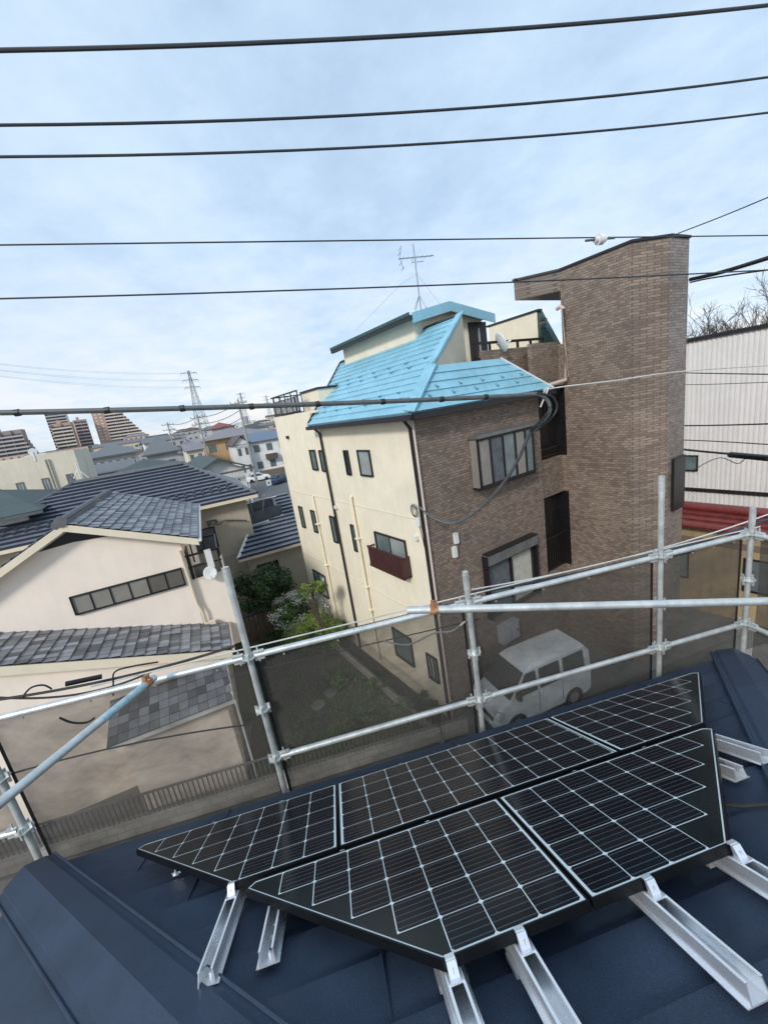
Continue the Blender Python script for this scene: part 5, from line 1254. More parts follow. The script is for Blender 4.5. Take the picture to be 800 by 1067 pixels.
# tall apartment blocks
def block(label, px0, py0, px1, d, az, depth, wallm, step_right=0, floors=10, flh=2.9, brick=None, brickw=0, cols=6, group=None):
    P = atd(px0, py0, d); e_ = hd(az); k_ = hd(az - 90); B = onp(px1, py0, P, k_); wd = (B - P).dot(e_)
    z1 = P.z; b0 = Vector((P.x, P.y, 0)); t = thing('apartment_block', label, 'apartment block', b0, az, group=group)
    n = int(z1 / flh)
    m_ = MB(); s_ = MB(); r_ = MB(); c_ = MB()
    for f_ in range(n):
        ex = wd + (max(0, (n - 2 - f_)) * step_right if step_right else 0); z_ = f_ * flh; zt_ = flh if f_ < n - 1 else z1 - z_
        m_.box(b0 + Z * z_, e_ * ex, k_ * depth, Z * zt_)
        bw = brickw * wd
        s_.box(b0 + e_ * bw - k_ * 1.3 + Z * (z_ + .0), e_ * (ex - bw), k_ * 1.3, Z * .12)
        s_.box(b0 + e_ * bw - k_ * 1.3 + Z * (z_ + .1), e_ * (ex - bw), k_ * .12, Z * 1.1)
        nn = max(2, int((ex - bw) / 6))
        
        c_.poly([b0 + e_ * bw - k_ * .03 + Z * (z_ + .15), b0 + e_ * ex - k_ * .03 + Z * (z_ + .15), b0 + e_ * ex - k_ * .03 + Z * (z_ + 2.5), b0 + e_ * bw - k_ * .03 + Z * (z_ + 2.5)])
    m_.build('wall', wallm, t); s_.build('balconies', brick or 'w_cream', t); c_.build('window_band', 'curtain_dark', t)
    nn = max(2, int((wd - brickw * wd) / 6))
    for c in range(nn + 1): r_ = MB(); r_.box(b0 + e_ * (brickw * wd + (wd * (1 - brickw) - .2) * c / nn) - k_ * 1.25, e_ * .25, k_ * 1.24, Z * (z1 - .2)); r_.build('party_wall', wallm, t)
    if brickw:
        q = MB(); q.box(b0 - k_ * 1.3, e_ * brickw * wd, k_ * 1.3, Z * (z1 + 1)); q.build('stair_bay', 'a_brick', t)
        for f_ in range(n):
            for c in range(2):
                q = MB(); q.box(b0 - k_ * 1.36 + e_ * brickw * wd * (.18 + .4 * c) + Z * (f_ * flh + 1), e_ * 1.8, k_ * .08, Z * 1.2); q.build('bay_window', 'w_cream', t)
    q = MB(); q.box(b0 + e_ * wd * .3 + k_ * 2 + Z * z1, e_ * wd * .2, k_ * 4, Z * 2.5); q.build('roof_house', wallm, t)
    return t
mat('a_brick', (.46, .31, .25), .8, 0, .15, .3); mat('a_wall', (.33, .27, .24), .8, 0, .1, .3); mat('a_balc', (.66, .58, .50), .8, 0, .06, .3); mat('a_greybalc', (.46, .42, .41), .8, 0, .06, .3)
mat('a_glass', (.16, .22, .28), .3, 0, .1, .2)
block('pinkish brown apartment block at the far left edge of the skyline', -25, 453, 24, 430, 62, 12, 'a_wall', .8, brick='a_greybalc')
block('apartment block with cream balconies and brick side, second from the left', 52, 442, 74, 450, 62, 14, 'a_brick', 0, brick='a_balc')
block('taller grey glazed apartment block behind the one with cream balconies', 46, 431, 68, 540, 62, 14, 'a_glass', 0, brick='a_greybalc')
block('brick fronted apartment block with stepped right side, under the bundled cable', 95, 431, 128, 480, 62, 14, 'a_brick', 1.9, brick='a_balc', brickw=.38)
block('narrow brick apartment tower between the two larger blocks', 76, 438, 90, 470, 50, 12, 'a_brick', 0, brick='a_greybalc')

# town filling the view to the horizon
names = {'w_cream': 'cream', 'w_white': 'white', 'w_grey': 'grey', 'w_tan': 'tan', 'w_pink': 'pink', 'r_purple': 'purple grey', 'r_blue': 'blue', 'r_brown': 'brown', 'r_grey': 'dark grey', 'green_grey_roof': 'green grey'}
wl_ = ['w_cream', 'w_white', 'w_grey', 'w_tan', 'w_pink']; rl_ = ['r_purple', 'r_blue', 'r_brown', 'r_grey', 'green_grey_roof']
for ring, (d_, stepdeg) in enumerate(((70, 6.2), (100, 4.6), (140, 3.6), (200, 3.0), (280, 2.5), (400, 1.9))):
    a = -50 + ring * 1.3
    while a < -10:
        dd = d_ * rnd.uniform(.9, 1.12); pos = hd(a) * dd; fw = rnd.uniform(8, 14); hgt = rnd.uniform(5.2, 7.0) if rnd.random() < .7 else rnd.uniform(7.5, 11)
        if ring >= 4: hgt += 3.0; fw *= 1.6
        if ring == 5: hgt += 4
        wm = rnd.choice(wl_); rm = rnd.choice(rl_); az = rnd.choice((62, 66, 58)) + rnd.uniform(-4, 4)
        if not (ring == 0) and not (-20 < a and ring < 2) and not (a < -38 and ring < 2):
            e_ = hd(az); k_ = hd(az - 90); b0 = Vector((pos.x, pos.y, 0)) - e_ * fw / 2; rt = rnd.choice(('hip', 'gable', 'flat', 'hip'))
            t = thing('house', 'distant %s walled house with %s roof in the town below the skyline' % (names[wm], 'flat' if rt == 'flat' else names[rm]), 'house', b0, az, group='distant houses of the town')
            m_ = MB(); dp_ = rnd.uniform(7, 9); m_.box(b0, e_ * fw, k_ * dp_, Z * hgt); m_.build('wall', wm, t)
            T = b0 + Z * hgt; m_ = MB(); o1 = T - e_ * .5 - k_ * .5; W = fw + 1; Dp = dp_ + 1
            if rt == 'flat': m_.box(T, e_ * fw, k_ * dp_, Z * .4)
            else:
                i_ = Dp / 2 if rt == 'hip' else 0; a1 = o1 + e_ * i_ + k_ * Dp / 2 + Z * 1.6; a2 = o1 + e_ * (W - i_) + k_ * Dp / 2 + Z * 1.6
                c2_, c3_, c4_ = o1 + e_ * W, o1 + e_ * W + k_ * Dp, o1 + k_ * Dp
                m_.poly([o1, c2_, a2, a1]); m_.poly([c2_, c3_, a2]); m_.poly([c3_, c4_, a1, a2]); m_.poly([c4_, o1, a1])
            m_.build('roof', rm, t); m_ = MB(); nf = max(2, int(hgt / 2.8))
            for f_ in range(nf):
                for c in range(3 if fw < 12 else 5):
                    nn = 3 if fw < 12 else 5; x = fw / nn * (c + .5) - .7; m_.box(b0 + e_ * x + Z * (f_ * hgt / nf + 1.0) - k_ * .03, e_ * 1.4, k_ * .05, Z * 1.1)
            m_.build('windows', 'curtain_dark', t)
        a += stepdeg * rnd.uniform(.7, 1.3)

# poles and pylons
def pole(label, px, pytop, d, hgt=None, arms=2):
    T = atd(px, pytop, d); b = Vector((T.x, T.y, 0)); t = thing('utility_pole', label, 'utility pole', b)
    m_ = MB(); m_.tube([b, T], .17, 8, r2=.11); m_.build('pole', 'pole_concrete', t, smooth=True)
    e_ = hd(60)
    for k in range(arms):
        m_ = MB(); z_ = T.z - .4 - k * .8; c = Vector((T.x, T.y, z_)); m_.box(c - e_ * .9 - Z * .04, e_ * 1.8, e_.cross(Z) * .08, Z * .08)
        for q in (-.8, -.3, .3, .8): m_.tube([c + e_ * q, c + e_ * q + Z * .22], .05, 6)
        m_.build('crossarm', 'pole_concrete', t)
    m_ = MB(); c = Vector((T.x, T.y, T.z - 2.6)) + e_ * .35; m_.tube([c, c + Z * .8], .26, 8); m_.build('transformer', 'meter_grey', t)
    return T
T1 = pole('utility pole with transformer left of the orange walled house', 205, 432, 58, arms=3)
T2 = pole('tall utility pole beside the white house by the street', 247.5, 416, 47, arms=1)
T3 = pole('thin utility pole in the town left of the pylon', 174, 440, 75)
T4 = pole('small utility pole far off near the middle of the town', 188, 447, 95)
T5 = pole('distant utility pole left of the grey hipped house', 150, 452, 100)
for k, (a, b) in enumerate(((T1, T2), (T3, T1), (T4, T3))):
    for j in range(3):
        p0 = a - Z * (.3 + j * .8); p1 = b - Z * (.3 + j * .8); mid = (p0 + p1) / 2 - Z * .8
        pts = [p0 * (1 - s_) ** 2 + mid * 2 * s_ * (1 - s_) + p1 * s_ ** 2 for s_ in [i / 8 for i in range(9)]]
        tag(MB().tube(pts, .035, 5).build('town_wire', 'dark_wire', None, p0), ['line strung between the two nearer town poles', 'line strung to the transformer pole from the pole at its left', 'line strung between the two thin far poles'][k], 'wire', 'wires strung between the town poles')
def pylon(label, px, pytop, pxb, d):
    T = atd(px, pytop, d); b = Vector((T.x, T.y, 0)); t = thing('power_pylon', label, 'power pylon', b)
    Hh = T.z; e_ = hd(50); f_ = hd(-40); m_ = MB(); n = 12
    def wdt(z_): return max(.5, (1 - z_ / Hh) ** 1.4 * Hh * .10 + .5)
    for i in range(n):
        za, zb = Hh * i / n, Hh * (i + 1) / n; wa_, wb_ = wdt(za), wdt(zb)
        ca = [b + Z * za + e_ * sx * wa_ + f_ * sy * wa_ for sx, sy in ((-1, -1), (1, -1), (1, 1), (-1, 1))]
        cb2 = [b + Z * zb + e_ * sx * wb_ + f_ * sy * wb_ for sx, sy in ((-1, -1), (1, -1), (1, 1), (-1, 1))]
        for j in range(4):
            m_.tube([ca[j], cb2[j]], .16, 4, cap=False); m_.tube([ca[j], cb2[(j + 1) % 4]], .09, 4, cap=False); m_.tube([ca[(j + 1) % 4], cb2[j]], .09, 4, cap=False); m_.tube([ca[j], ca[(j + 1) % 4]], .08, 4, cap=False)
    m_.build('lattice', 'steel_grey', t)
    m_ = MB(); A = Hh * .10
    for z_ in (Hh * .97, Hh * .88, Hh * .79):
        c = b + Z * z_
        for s_ in (-1, 1):
            m_.tube([c - Z * .5, c + e_ * s_ * A], .12, 4); m_.tube([c + Z * .9, c + e_ * s_ * A], .12, 4); m_.tube([c + e_ * s_ * A, c + e_ * s_ * A - Z * 1.6], .14, 5)
            m_.tube([c + e_ * s_ * A * .6 - Z * .1, c + e_ * s_ * A * .6 - Z * 1.4], .12, 5)
    m_.build('crossarms', 'steel_grey', t)
    return T
Q1 = pylon('tallest lattice power pylon on the skyline', 196, 386, 0, 330)
Q2 = pylon('smaller lattice power pylon right of the tallest', 250, 409, 0, 560)
Q3 = pylon('smallest far lattice pylon next to the balcony railing', 277, 412, 0, 760)
for j, z_ in enumerate((.97, .88, .79)):
    for s_ in (-1, 1):
        p0 = Vector((Q1.x, Q1.y, Q1.z * z_)) + hd(50) * s_ * Q1.z * .1; p1 = atd(-60, 372 + j * 6, 300); mid = (p0 + p1) / 2 - Z * 6
        pts = [p0 * (1 - q_) ** 2 + mid * 2 * q_ * (1 - q_) + p1 * q_ ** 2 for q_ in [i / 12 for i in range(13)]]
        tag(MB().tube(pts, .05, 4).build('power_line', 'white_wire', None, p0), 'faint high voltage line running left from the tallest pylon', 'wire', 'high voltage lines')

# ------------------------------------------------------------------ right side: warehouse, red roof, bare trees
Wp = atd(760, 350, 24.0); sW = (Wp - C0).dot(U)
zW = (onp(720, 357, C0 + U * sW, U).z + onp(798, 340, C0 + U * sW, U).z) / 2
wt1 = (onp(690, 400, C0 + U * sW, U) - C0).dot(V) + 2; wt0 = wt1 - 34
hw = thing('warehouse', 'pale corrugated steel warehouse at the right behind the brick tower', 'warehouse', lc(sW, wt0, 0), 58.6)
mb = MB(); t_ = wt0; pr = .18
while t_ < wt1:
    for a, b, da, db in ((0, .06, 0, 0), (.06, .08, 0, -.03), (.08, .16, -.03, -.03), (.16, .18, -.03, 0)):
        mb.poly([lc(sW + da, t_ + a, 0), lc(sW + db, t_ + b, 0), lc(sW + db, t_ + b, zW), lc(sW + da, t_ + a, zW)])
    t_ += pr
mb.build('wall', 'steel_sheet', hw)
mb = MB(); mb.poly([lc(sW + 12, wt0, 0), lc(sW + 12, wt1, 0), lc(sW + 12, wt1, zW), lc(sW + 12, wt0, zW)]); mb.poly([lc(sW, wt1, 0), lc(sW + 12, wt1, 0), lc(sW + 12, wt1, zW), lc(sW, wt1, zW)]); mb.build('rear_wall', 'steel_sheet', hw)
mb = MB(); mb.box(lc(sW - .12, wt0, zW), V * (wt1 - wt0), U * 12.3, Z * .16); mb.build('roof_edge', 'gutter_black', hw)
zt1 = onp(757, 512, C0 + U * sW, U).z; zt2 = onp(757, 529, C0 + U * sW, U).z
mb = MB(); mb.box(lc(sW - .09, wt0, zt1 - .08), V * (wt1 - wt0), U * .08, Z * .16); mb.box(lc(sW - .1, wt0, zt2 - .1), V * (wt1 - wt0), U * .09, Z * .25); mb.build('trim_band', 'gutter_black', hw)
a = onp(728, 474, C0 + U * sW, U); b = onp(716, 490, C0 + U * sW, U); ta, tb = loc2(a)[1], loc2(b)[1]
window(hw, lc(sW - .06, tb + .3, b.z), -V, -U, tb + .3 - ta, a.z - b.z, glass=('glass_light',), mull=0)
# red tiled house
Rp = atd(740, 533, 18.5); sR = (Rp - C0).dot(U)
z1r = onp(740, 532, C0 + U * sR, U).z
q_ = onp(716, 531, C0 + U * sR, U); tR1 = loc2(q_)[1] + 3; tR0 = tR1 - 16
zlo = onp(740, 550, C0 + U * (sR - 1.0), U).z
hr = thing('house', 'low house with glossy red tiled roof and ochre wall, right of the tower', 'house', lc(sR, tR0, 0), 58.6)
mb = MB(); lenr = math.hypot(1.0, z1r - zlo); upr = (U * 1.0 + Z * (z1r - zlo)).normalized(); nr = (Z * 1.0 - U * (z1r - zlo)).normalized()
courses(mb, lc(sR - 1.0, tR0, zlo), V, upr, nr, [(0, 0), (tR1 - tR0, 0), (tR1 - tR0, lenr), (0, lenr)], .32, .07, m='red_tile', tile=.9, lift=.006)
mb.prism([lc(sR - 1.0, tR0, zlo - .05), lc(sR, tR0, z1r - .05), lc(sR + 3, tR0, z1r - 1.2), lc(sR + 3, tR0, zlo - .3)], V * (tR1 - tR0), 'red_tile')
ro = mb.build('roof', 'red_tile', hr)
mb = MB(); mb.tube([lc(sR, tR0, z1r + .1), lc(sR, tR1, z1r + .1)], .16, 10); mb.tube([lc(sR - 1.0, tR0, zlo + .02), lc(sR - 1.0, tR1, zlo + .02)], .11, 8); mb.build('ridge', 'red_tile', ro, smooth=True)
mb = MB(); mb.box(lc(sR - .75, tR0, 0), V * (tR1 - tR0), U * .8, Z * (zlo - .06)); mb.box(lc(sR + .05, tR0, 0), V * (tR1 - tR0), U * 2.9, Z * (z1r - 1.5)); mb.build('wall', 'orange_wall', hr)
for k in range(4): window(hr, lc(sR - .75, tR1 - 2 - k * 3, 1.2), -V, -U, 1.4, 1.2, glass=('curtain_dark', 'glass_light'), mull=1)
mb = MB(); mb.box(lc(sR - .80, tR0, zlo - .7), V * (tR1 - tR0), U * .05, Z * .18); mb.build('belt', 'w_brown', hr)

def bare_tree(label, px, pytop, d, seed):
    rr = random.Random(seed); T = atd(px, pytop, d); b = Vector((T.x, T.y, 0)); Ht = T.z
    t = thing('bare_tree', label, 'tree', b, group='bare trees behind the warehouse'); m_ = MB(); tr_ = MB()
    tr_.tube([b, b + Z * Ht * .25, b + Z * Ht * .45 + Vector((rr.uniform(-.3, .3), 0, 0))], .28, 8, r2=.18); tr_.build('trunk', 'bare_bark', t, smooth=True)
    def grow(p, d_, L, r_, lv):
        q = p + d_ * L * .5 + Vector((rr.uniform(-1, 1), rr.uniform(-1, 1), rr.uniform(-.5, .5))) * L * .07; e2 = p + d_ * L
        m_.tube([p, q, e2], r_, 5 if lv < 3 else 3, cap=False, r2=r_ * .6)
        if lv >= 6: return
        for _ in range(3 if lv < 4 else 2 + (rr.random() < .5)):
            ax = Vector((rr.uniform(-1, 1), rr.uniform(-1, 1), rr.uniform(-.35, .9))).normalized()
            nd = (d_ * rr.uniform(.6, 1.0) + ax * rr.uniform(.5, .85)).normalized(); grow(p.lerp(e2, rr.uniform(.55, 1)), nd, L * rr.uniform(.62, .82), r_ * .62, lv + 1)
    for k in range(4):
        an = k * 1.57 + rr.random(); grow(b + Z * Ht * (.30 + .05 * k), Vector((math.cos(an) * .7, math.sin(an) * .7, 1)).normalized(), Ht * .24, .13, 1)
    m_.build('branches', 'bare_bark', t)
bare_tree('leafless tree peeking over the warehouse roof next to the tower', 726, 332, 48, 3)
bare_tree('tall leafless tree over the warehouse roof near the right edge', 782, 300, 44, 5)
bare_tree('leafless tree over the warehouse roof, between the other two', 757, 322, 50, 8)
bare_tree('leafless tree at the right edge of the picture', 818, 308, 46, 11)

# ------------------------------------------------------------------ garden
def crown(m_, c, rx, ry, rz2, n, size, rr, clumps=40, hollow=.55):
    cl = []
    for _ in range(clumps):
        v_ = Vector((rr.gauss(0, 1), rr.gauss(0, 1), rr.gauss(0, 1))).normalized() * rr.uniform(hollow, 1.0)
        if v_.z < -.55: v_.z *= .4
        cl.append((Vector((v_.x * rx, v_.y * ry, v_.z * rz2)), rr.uniform(.14, .30) * max(rx, ry), rr.random()))
    for i in range(n):
        p, r_, tt = cl[i % clumps]; o_ = Vector((rr.gauss(0, 1), rr.gauss(0, 1), rr.gauss(0, .8))); o_ = o_.normalized() * r_ * rr.random() ** .4
        q = c + p + o_; a = Vector((rr.uniform(-1, 1), rr.uniform(-1, 1), rr.uniform(-.3, .6))).normalized(); b = a.cross(Vector((rr.uniform(-1, 1), rr.uniform(-1, 1), rr.uniform(-1, 1)))).normalized()
        s_ = size * rr.uniform(.6, 1.3); tv = min(1, max(0, tt * .6 + rr.random() * .4))
        m_.poly([q - a * s_, q + b * s_ * .45, q + a * s_, q - b * s_ * .45], None, tv)
def garden_bush(name, label, cat, base, rx, ry, rz2, hgt, n, m='leaf_dark', size=.05, seed=1, trunk=.06, flowers=0, group=None, clumps=45):
    rr = random.Random(seed); t = thing(name, label, cat, base, group=group); m_ = MB(); crown(m_, base + Z * hgt, rx, ry, rz2, n, size, rr, clumps); m_.build('crown', m, t)
    tr_ = MB(); tr_.tube([base, base + Z * hgt * .5 + U * .05, base + Z * hgt], trunk, 8, r2=trunk * .6)
    for k in range(5):
        an = k * 1.3; tr_.tube([base + Z * hgt * (.35 + .1 * k), base + Z * hgt * (.7 + .1 * k) + Vector((math.cos(an) * rx * .6, math.sin(an) * ry * .6, 0))], trunk * .5, 6, r2=trunk * .2)
    tr_.build('trunk', 'bark', t, smooth=True)
    if flowers:
        m_ = MB(); crown(m_, base + Z * (hgt + .04), rx * 1.04, ry * 1.04, rz2 * 1.06, flowers, size * .75, rr, clumps, .9); m_.build('flowers', 'flower_white', t)
    return t
def gpt(x, y): return onz(x, y, 0)
g1 = gpt(288, 655)
garden_bush('garden_tree', 'large dark green rounded tree in the garden before the tan wall', 'tree', Vector((g1.x - .15, g1.y, 0)), 1.30, 1.2, 1.0, 2.0, 12000, 'leaf_dark', .065, 4, .12, clumps=70)
g2 = gpt(300, 646); g2 += Vector((-.2, .2, 0))
c = atd(324, 614, 14.6); b = Vector((c.x, c.y, 0))
garden_bush('cloud_pruned_tree', 'small yellow green cloud pruned tree beside the beige wall', 'tree', b, .52, .45, .28, c.z, 2200, 'leaf_yellow', .045, 12, .07, clumps=24)
c = onz(318, 665, 0)
garden_bush('azalea_bush', 'bush covered in white blossom in the garden', 'shrub', Vector((c.x - .1, c.y + .3, 0)), 1.2, .95, .75, 1.1, 6000, 'leaf_mid', .05, 15, .05, flowers=3000)
c = onz(330, 690, 0)
garden_bush('round_shrub', 'mossy green rounded shrub in front of the blossom bush', 'shrub', Vector((c.x + .1, c.y + .45, 0)), 1.25, .95, .80, 1.0, 12000, 'leaf_yellow', .032, 18, .05, clumps=110)
c = onz(272, 690, 0)
garden_bush('round_shrub', 'low brownish green shrub left of the statue path', 'shrub', Vector((c.x, c.y, 0)), .8, .6, .3, .3, 1800, 'leaf_dark', .04, 21, .04)
c = onz(355, 668, 0)
garden_bush('round_shrub', 'narrow green shrub against the base of the beige wall', 'shrub', Vector((c.x, c.y, 0)), .5, .5, .5, .5, 1600, 'leaf_mid', .04, 23, .04)
# many low plants in the garden behind the net
for i, (x, y, r_, m_n, lb) in enumerate(((300, 730, .5, 'leaf_dark', 'low dark plant clump near the left garden corner'), (345, 715, .6, 'leaf_mid', 'low green plant clump in the middle of the garden'), (395, 720, .5, 'leaf_mid', 'low green plant clump towards the beige wall'), (430, 745, .6, 'leaf_mid', 'low green plant clump near the front fence'), (380, 760, .45, 'leaf_dark', 'small dark plant clump by the front fence'), (450, 735, .5, 'leaf_dark', 'dark plant clump at the right end of the garden'), (320, 765, .5, 'leaf_dark', 'dark plant clump by the fence behind the tall post'))):
    c = onz(x, y, 0); garden_bush('garden_plant', lb, 'plant', Vector((c.x, c.y, 0)), r_, r_ * .8, .28, .25, 1100, m_n, .045, 40 + i, .02, group='low garden plants', clumps=18)
m_ = MB(); rr = random.Random(2)
for i in range(34000):
    s_ = rr.uniform(-9, -.3); t2_ = rr.uniform(-2, 9.5); p = lc(s_, t2_, 0)
    if (p - FW).dot(NH) < .5 or (p - A0).dot(G_) < .25 or noise.noise(p * .5) < -.22: continue
    a = rr.uniform(0, 6.28); dd = Vector((math.cos(a), math.sin(a), 0)) * .02; L_ = rr.uniform(.04, .13)
    m_.poly([p - dd, p + dd, p + Z * L_ + Vector((rr.uniform(-.05, .05), rr.uniform(-.05, .05), 0))], None, rr.random())
tag(m_.build('ground_cover', 'leaf_mid', None, C0), 'thin grass and weeds covering the garden soil', 'grass', kind='stuff')
# stepping stones, statue
for i, (x, y) in enumerate(((345, 722), (352, 712), (332, 735))):
    c = onz(x, y, 0.03); m_ = MB(); m_.tube([c - Z * .05, c + Z * .02], .24, 9)
    tag(m_.build('stepping_stone', 'concrete_dark', None, c), 'flat round stepping stone in the garden behind the net', 'stone', 'stepping stones of the garden')
c = onz(269, 656, 0); t = thing('garden_statue', 'small white garden ornament below the dark tree', 'statue', c)
m_ = MB(); m_.tube([c, c + Z * .2, c + Z * .35], .14, 10, r2=.10); m_.build('body', 'statue_stone', t, smooth=True)
m_ = MB(); m_.tube([c + Z * .34, c + Z * .38, c + Z * .48, c + Z * .54], .09, 10, r2=.05); m_.build('head', 'statue_stone', t, smooth=True)
c = onz(258, 648, 0); m_ = MB(); m_.prism([c, c + U * .5, c + U * .5 + V * .1, c + V * .2], Z * .12)
tag(m_.build('garden_rock', 'statue_stone', None, c), 'pale pointed slab on the soil left of the white ornament', 'stone')

# boundary fence on the near side, low block wall with pickets
t = thing('garden_fence', 'low block wall with dark picket fence along the near side of the garden', 'fence', fl(-8), 79.87)
L_ = (onz(478, 745, 0) - FW).dot(E1) + 8
mb = MB(); mb.box(fl(-8), E1 * L_, NH * .12, Z * .45); mb.build('block_wall', 'block_wall', t)
mb = MB()
x = 0
while x < L_:
    mb.box(fl(-8 + x) + NH * .04 + Z * .45, E1 * .022, NH * .03, Z * .62); x += .115
mb.build('pickets', 'curtain_dark', t)
mb = MB(); mb.box(fl(-8) + NH * .035 + Z * 1.05, E1 * L_, NH * .045, Z * .035); mb.box(fl(-8) + NH * .035 + Z * .5, E1 * L_, NH * .045, Z * .035)
mb.build('fence_rail', 'window_frame_grey', t)
# fence along beige wall
t = thing('garden_fence', 'dark picket fence beside the foot of the beige wall', 'fence', lc(-.75, -.4, 0), 58.6)
mb = MB(); mb.box(lc(-.8, -.4, 0), V * 7, U * .12, Z * .3); mb.build('block_wall', 'block_wall', t)
mb = MB()
for k in range(62): mb.box(lc(-.76, -.4 + k * .113, .3), V * .02, U * .02, Z * .7)
mb.build('pickets', 'rail_brown', t); mb = MB(); mb.box(lc(-.77, -.4, .97), V * 7, U * .04, Z * .04); mb.build('fence_rail', 'rail_brown', t)
t = thing('garden_fence', 'brown board fence beside the dark rounded garden tree', 'fence', onz(240, 640, 0), 66)
b0 = atd(243, 612, 18.2); b0.z = 0; e_ = hd(66); mb = MB()
for k in range(24): mb.box(b0 + e_ * k * .2, e_ * .17, e_.cross(Z) * .03, Z * 1.1)
mb.build('boards', 'w_brown', t)
mb = MB(); mb.box(b0 + Z * 1.1, e_ * 4.8, e_.cross(Z) * .06, Z * .06); mb.build('fence_rail', 'r_brown', t)

# ------------------------------------------------------------------ van
vf = Vector((1.95, 9.84, 0)); vr = vf + Vector((.944, .33, 0)) * 3.3
dv = (vf - vr).normalized(); vl = dv.cross(Z) * -1      # dv: heading; vl: to the van's left
if vl.y > 0: vl = -vl
vo = vf - dv * 0.0
van = thing('parked_van', 'small white van parked before the brick front, seen through the net', 'van', (vf + vr) / 2, math.degrees(math.atan2(dv.x, dv.y)))
W_ = .64; VL = 3.38; vo = vf.copy()
def vp(x, y, z_): q = vo - dv * x * .97 + vl * y; return Vector((q.x, q.y, z_))   # x back from the nose, y left
secs = [(0.0, .30, .62, .62, .90), (.06, .22, .80, .80, .95), (.30, .20, .98, .98, .98), (.42, .20, 1.02, 1.02, 1.0), (1.02, .20, 1.02, 1.72, 1.0), (1.25, .20, 1.03, 1.78, 1.0), (2.4, .20, 1.03, 1.80, 1.0), (3.2, .20, 1.03, 1.77, 1.0), (3.36, .26, 1.02, 1.60, .98)]
mb = MB(); idx = []
for x, zb, zs, zt, wf in secs:
    w1 = W_ * wf; w2 = W_ * wf * (1 - .13 * max(0, (zt - zs)) / .8)
    ring_ = [(-w1 * .94, zb), (-w1, zb + .12), (-w1, zs - .02), (-w2, zt - .06 if zt > zs else zt - .02), (-w2 * .84, zt), (w2 * .84, zt), (w2, zt - .06 if zt > zs else zt - .02), (w1, zs - .02), (w1, zb + .12), (w1 * .94, zb)]
    idx.append([len(mb.v) + i for i in range(10)]); mb.v += [vp(x, y, z_) for y, z_ in ring_]
for a in range(len(idx) - 1):
    for k in range(10):
        k2 = (k + 1) % 10; mb.f.append((idx[a][k], idx[a][k2], idx[a + 1][k2], idx[a + 1][k])); mb.t.append(.5); mb.m.append(0)
mb.f.append(tuple(idx[0])); mb.f.append(tuple(reversed(idx[-1]))); mb.t += [.5, .5]; mb.m += [0, 0]
body = mb.build('body', 'paint_white', van, smooth=True)
mb = MB(); mb.poly([vp(.455, -.60, 1.055), vp(.455, .60, 1.055), vp(.99, .56, 1.685), vp(.99, -.56, 1.685)]); 
n_ = (vp(.455, .6, 1.055) - vp(.455, -.6, 1.055)).cross(vp(.99, 0, 1.685) - vp(.455, 0, 1.055)).normalized(); n_ = n_ if n_.z > 0 else -n_
mb.v = [v_ + n_ * .012 for v_ in mb.v]; mb.build('windscreen', 'glass', van)
for sd_ in (1, -1):
    for (x0, x1, x0t) in ((.62, 1.38, 1.02), (1.48, 2.22, 1.48), (2.34, 3.12, 2.34)):
        mb = MB(); y0 = W_ * 1.005; y1 = W_ * .905
        mb.poly([vp(x0, sd_ * y0, 1.08), vp(x1, sd_ * y0, 1.08), vp(x1 - .02, sd_ * y1, 1.66), vp(x0t, sd_ * y1, 1.66)])
        mb.v = [v_ + vl * sd_ * .012 for v_ in mb.v]; mb.build('side_window', 'glass', van)
    for x0 in (1.43, 2.28): mb = MB(); mb.box(vp(x0, sd_ * (W_ + .002), .35), dv * .012, vl * sd_ * .004, Z * .68); mb.build('door_gap', 'window_frame', van)
    for x0 in (1.3, 1.55): mb = MB(); mb.box(vp(x0, sd_ * (W_ + .002), .93), dv * .12, vl * sd_ * .03, Z * .03); mb.build('door_handle', 'paint_white', van)
    mb = MB(); mb.box(vp(.72, sd_ * (W_ + .01), 1.08), dv * .10, vl * sd_ * .15, Z * .20); mb.build('wing_mirror', 'window_frame', van)
    mb = MB(); mb.hexa([vp(.005, sd_ * .40, .58), vp(.06, sd_ * .70, .60), vp(.10, sd_ * .70, .60), vp(.05, sd_ * .4, .58), vp(.04, sd_ * .42, .80), vp(.16, sd_ * .705, .86), vp(.20, sd_ * .70, .86), vp(.09, sd_ * .42, .80)])
    mb.v = [v_ + dv * .02 + vl * sd_ * .005 for v_ in mb.v]; mb.build('headlight', 'lamp_glass', van)
    for x0 in (.62, 2.95 - .27):
        wc = vp(x0, sd_ * (W_ - .16), .27); wo3 = MB(); wo3.tube([wc, wc + vl * sd_ * .165], .27, 20); o_ = wo3.build('wheel', 'tyre', van, smooth=True)
        mb = MB(); mb.tube([wc + vl * sd_ * .16, wc + vl * sd_ * .172], .17, 16); mb.build('rim', 'chrome', o_)
        mb = MB(); mb.tube([wc + vl * sd_ * .12, wc + vl * sd_ * .163], .315, 20); mb.build('wheel_arch', 'window_frame', van)
mb = MB(); mb.box(vp(-.03, -.66, .24), vl * 1.32, -dv * .08, Z * .20); mb.build('bumper', 'paint_white', van)
mb = MB(); mb.box(vp(-.035, -.38, .46), vl * .76, -dv * .03, Z * .10); mb.build('grille', 'window_frame', van)
mb = MB(); mb.box(vp(-.045, -.17, .30), vl * .34, -dv * .01, Z * .12); mb.build('number_plate', 'leaf_yellow' if False else 'w_cream', van)

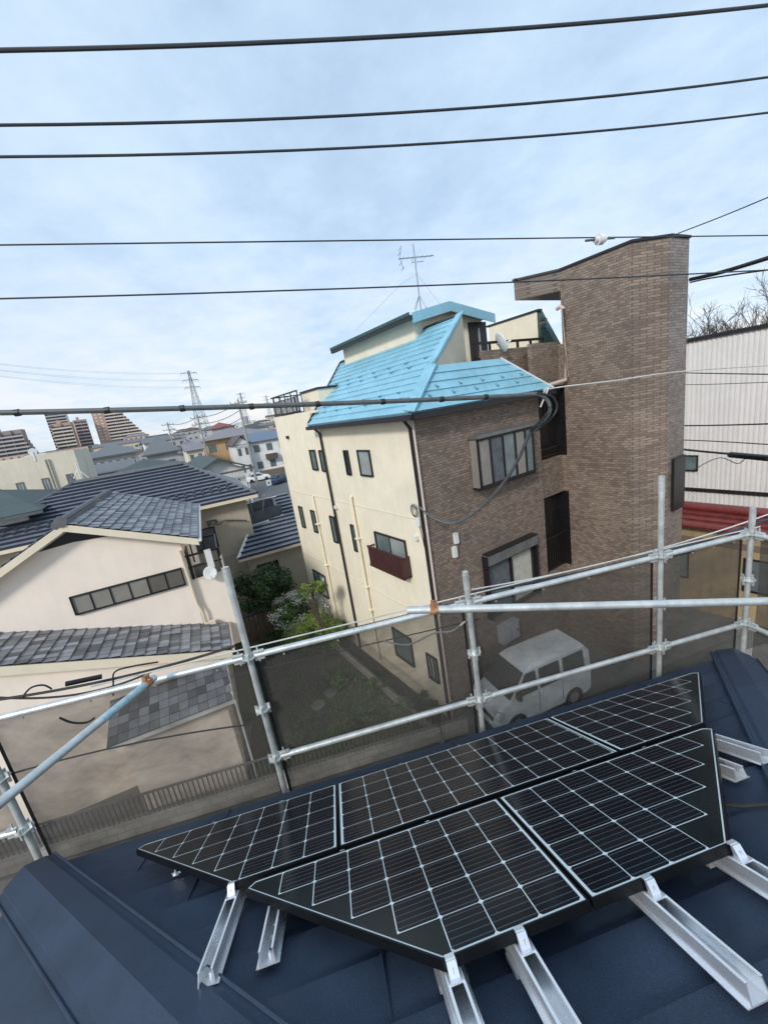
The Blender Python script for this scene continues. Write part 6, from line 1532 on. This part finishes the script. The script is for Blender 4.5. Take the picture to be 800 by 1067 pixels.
# cars on the far street
def car(label, P, az, paint):
    e_ = hd(az); s_ = e_.cross(Z); t = thing('parked_car', label, 'car', P, az); m_ = MB(); idx = []
    def cp(x, y, z_): return P + e_ * x + s_ * y + Z * z_
    for x, zb, zt, w1, w2 in ((-2.0, .35, .75, .78, .7), (-1.8, .25, .95, .83, .78), (-1.5, .25, 1.0, .84, .76), (-1.1, .25, 1.42, .84, .62), (.3, .25, 1.45, .84, .62), (1.0, .25, 1.0, .84, .76), (1.8, .25, .8, .82, .74), (2.0, .35, .6, .76, .7)):
        r_ = [(-w1, zb), (-w1, .72 if zt > .75 else zt - .05), (-w2, zt), (w2, zt), (w1, .72 if zt > .75 else zt - .05), (w1, zb)]; idx.append([len(m_.v) + i for i in range(6)]); m_.v += [cp(x, y, z_) for y, z_ in r_]
    for a in range(len(idx) - 1):
        for k in range(6): m_.f.append((idx[a][k], idx[a][(k + 1) % 6], idx[a + 1][(k + 1) % 6], idx[a + 1][k])); m_.t.append(.5); m_.m.append(0)
    m_.f.append(tuple(idx[0])); m_.f.append(tuple(idx[-1])); m_.t += [.5, .5]; m_.m += [0, 0]; m_.build('body', paint, t)
    for sd_ in (-1, 1):
        m_ = MB(); m_.poly([cp(-1.35, sd_ * .80, .98), cp(.8, sd_ * .80, .98), cp(.25, sd_ * .66, 1.38), cp(-1.05, sd_ * .66, 1.38)]); m_.v = [v_ + s_ * sd_ * .03 for v_ in m_.v]; m_.build('side_window', 'glass', t)
        for x in (-1.25, 1.25): m_ = MB(); m_.tube([cp(x, sd_ * .68, .3), cp(x, sd_ * .86, .3)], .3, 12); m_.build('wheel', 'tyre', t)
    for x0, x1 in ((.95, .38), (-1.52, -1.15)):
        m_ = MB(); m_.poly([cp(x0, -.68, 1.03), cp(x0, .68, 1.03), cp(x1, .58, 1.42), cp(x1, -.58, 1.42)]); m_.v = [v_ + Z * .03 + e_ * (.02 if x0 > 0 else -.02) for v_ in m_.v]; m_.build('windscreen', 'glass', t)
c = onz(270, 501, 0)
car('white car parked on the far street by the white house', c, 70, 'paint_white')
c = onz(292, 503, 0)
car('dark blue car on the far street, partly behind the beige wall', c, 20, 'blue_car')
# street sign
c = onz(284, 521, 0); t = thing('street_sign', 'small green and white sign on a post at the near end of the street', 'sign', c)
m_ = MB(); m_.tube([c, c + Z * 2.6], .04, 6); m_.build('post', 'steel_grey', t); m_ = MB(); m_.box(c + Z * 1.9 - hd(62) * .3 - hd(-28) * .06, hd(62) * .6, hd(-28) * .03, Z * .7, 'white_plastic'); m_.poly([c + Z * 2.1 - hd(62) * .15 - hd(-28) * .065, c + Z * 2.1 + hd(62) * .15 - hd(-28) * .065, c + Z * 2.5 - hd(-28) * .065], 'green_roof'); m_.build('sign_plate', None, t)
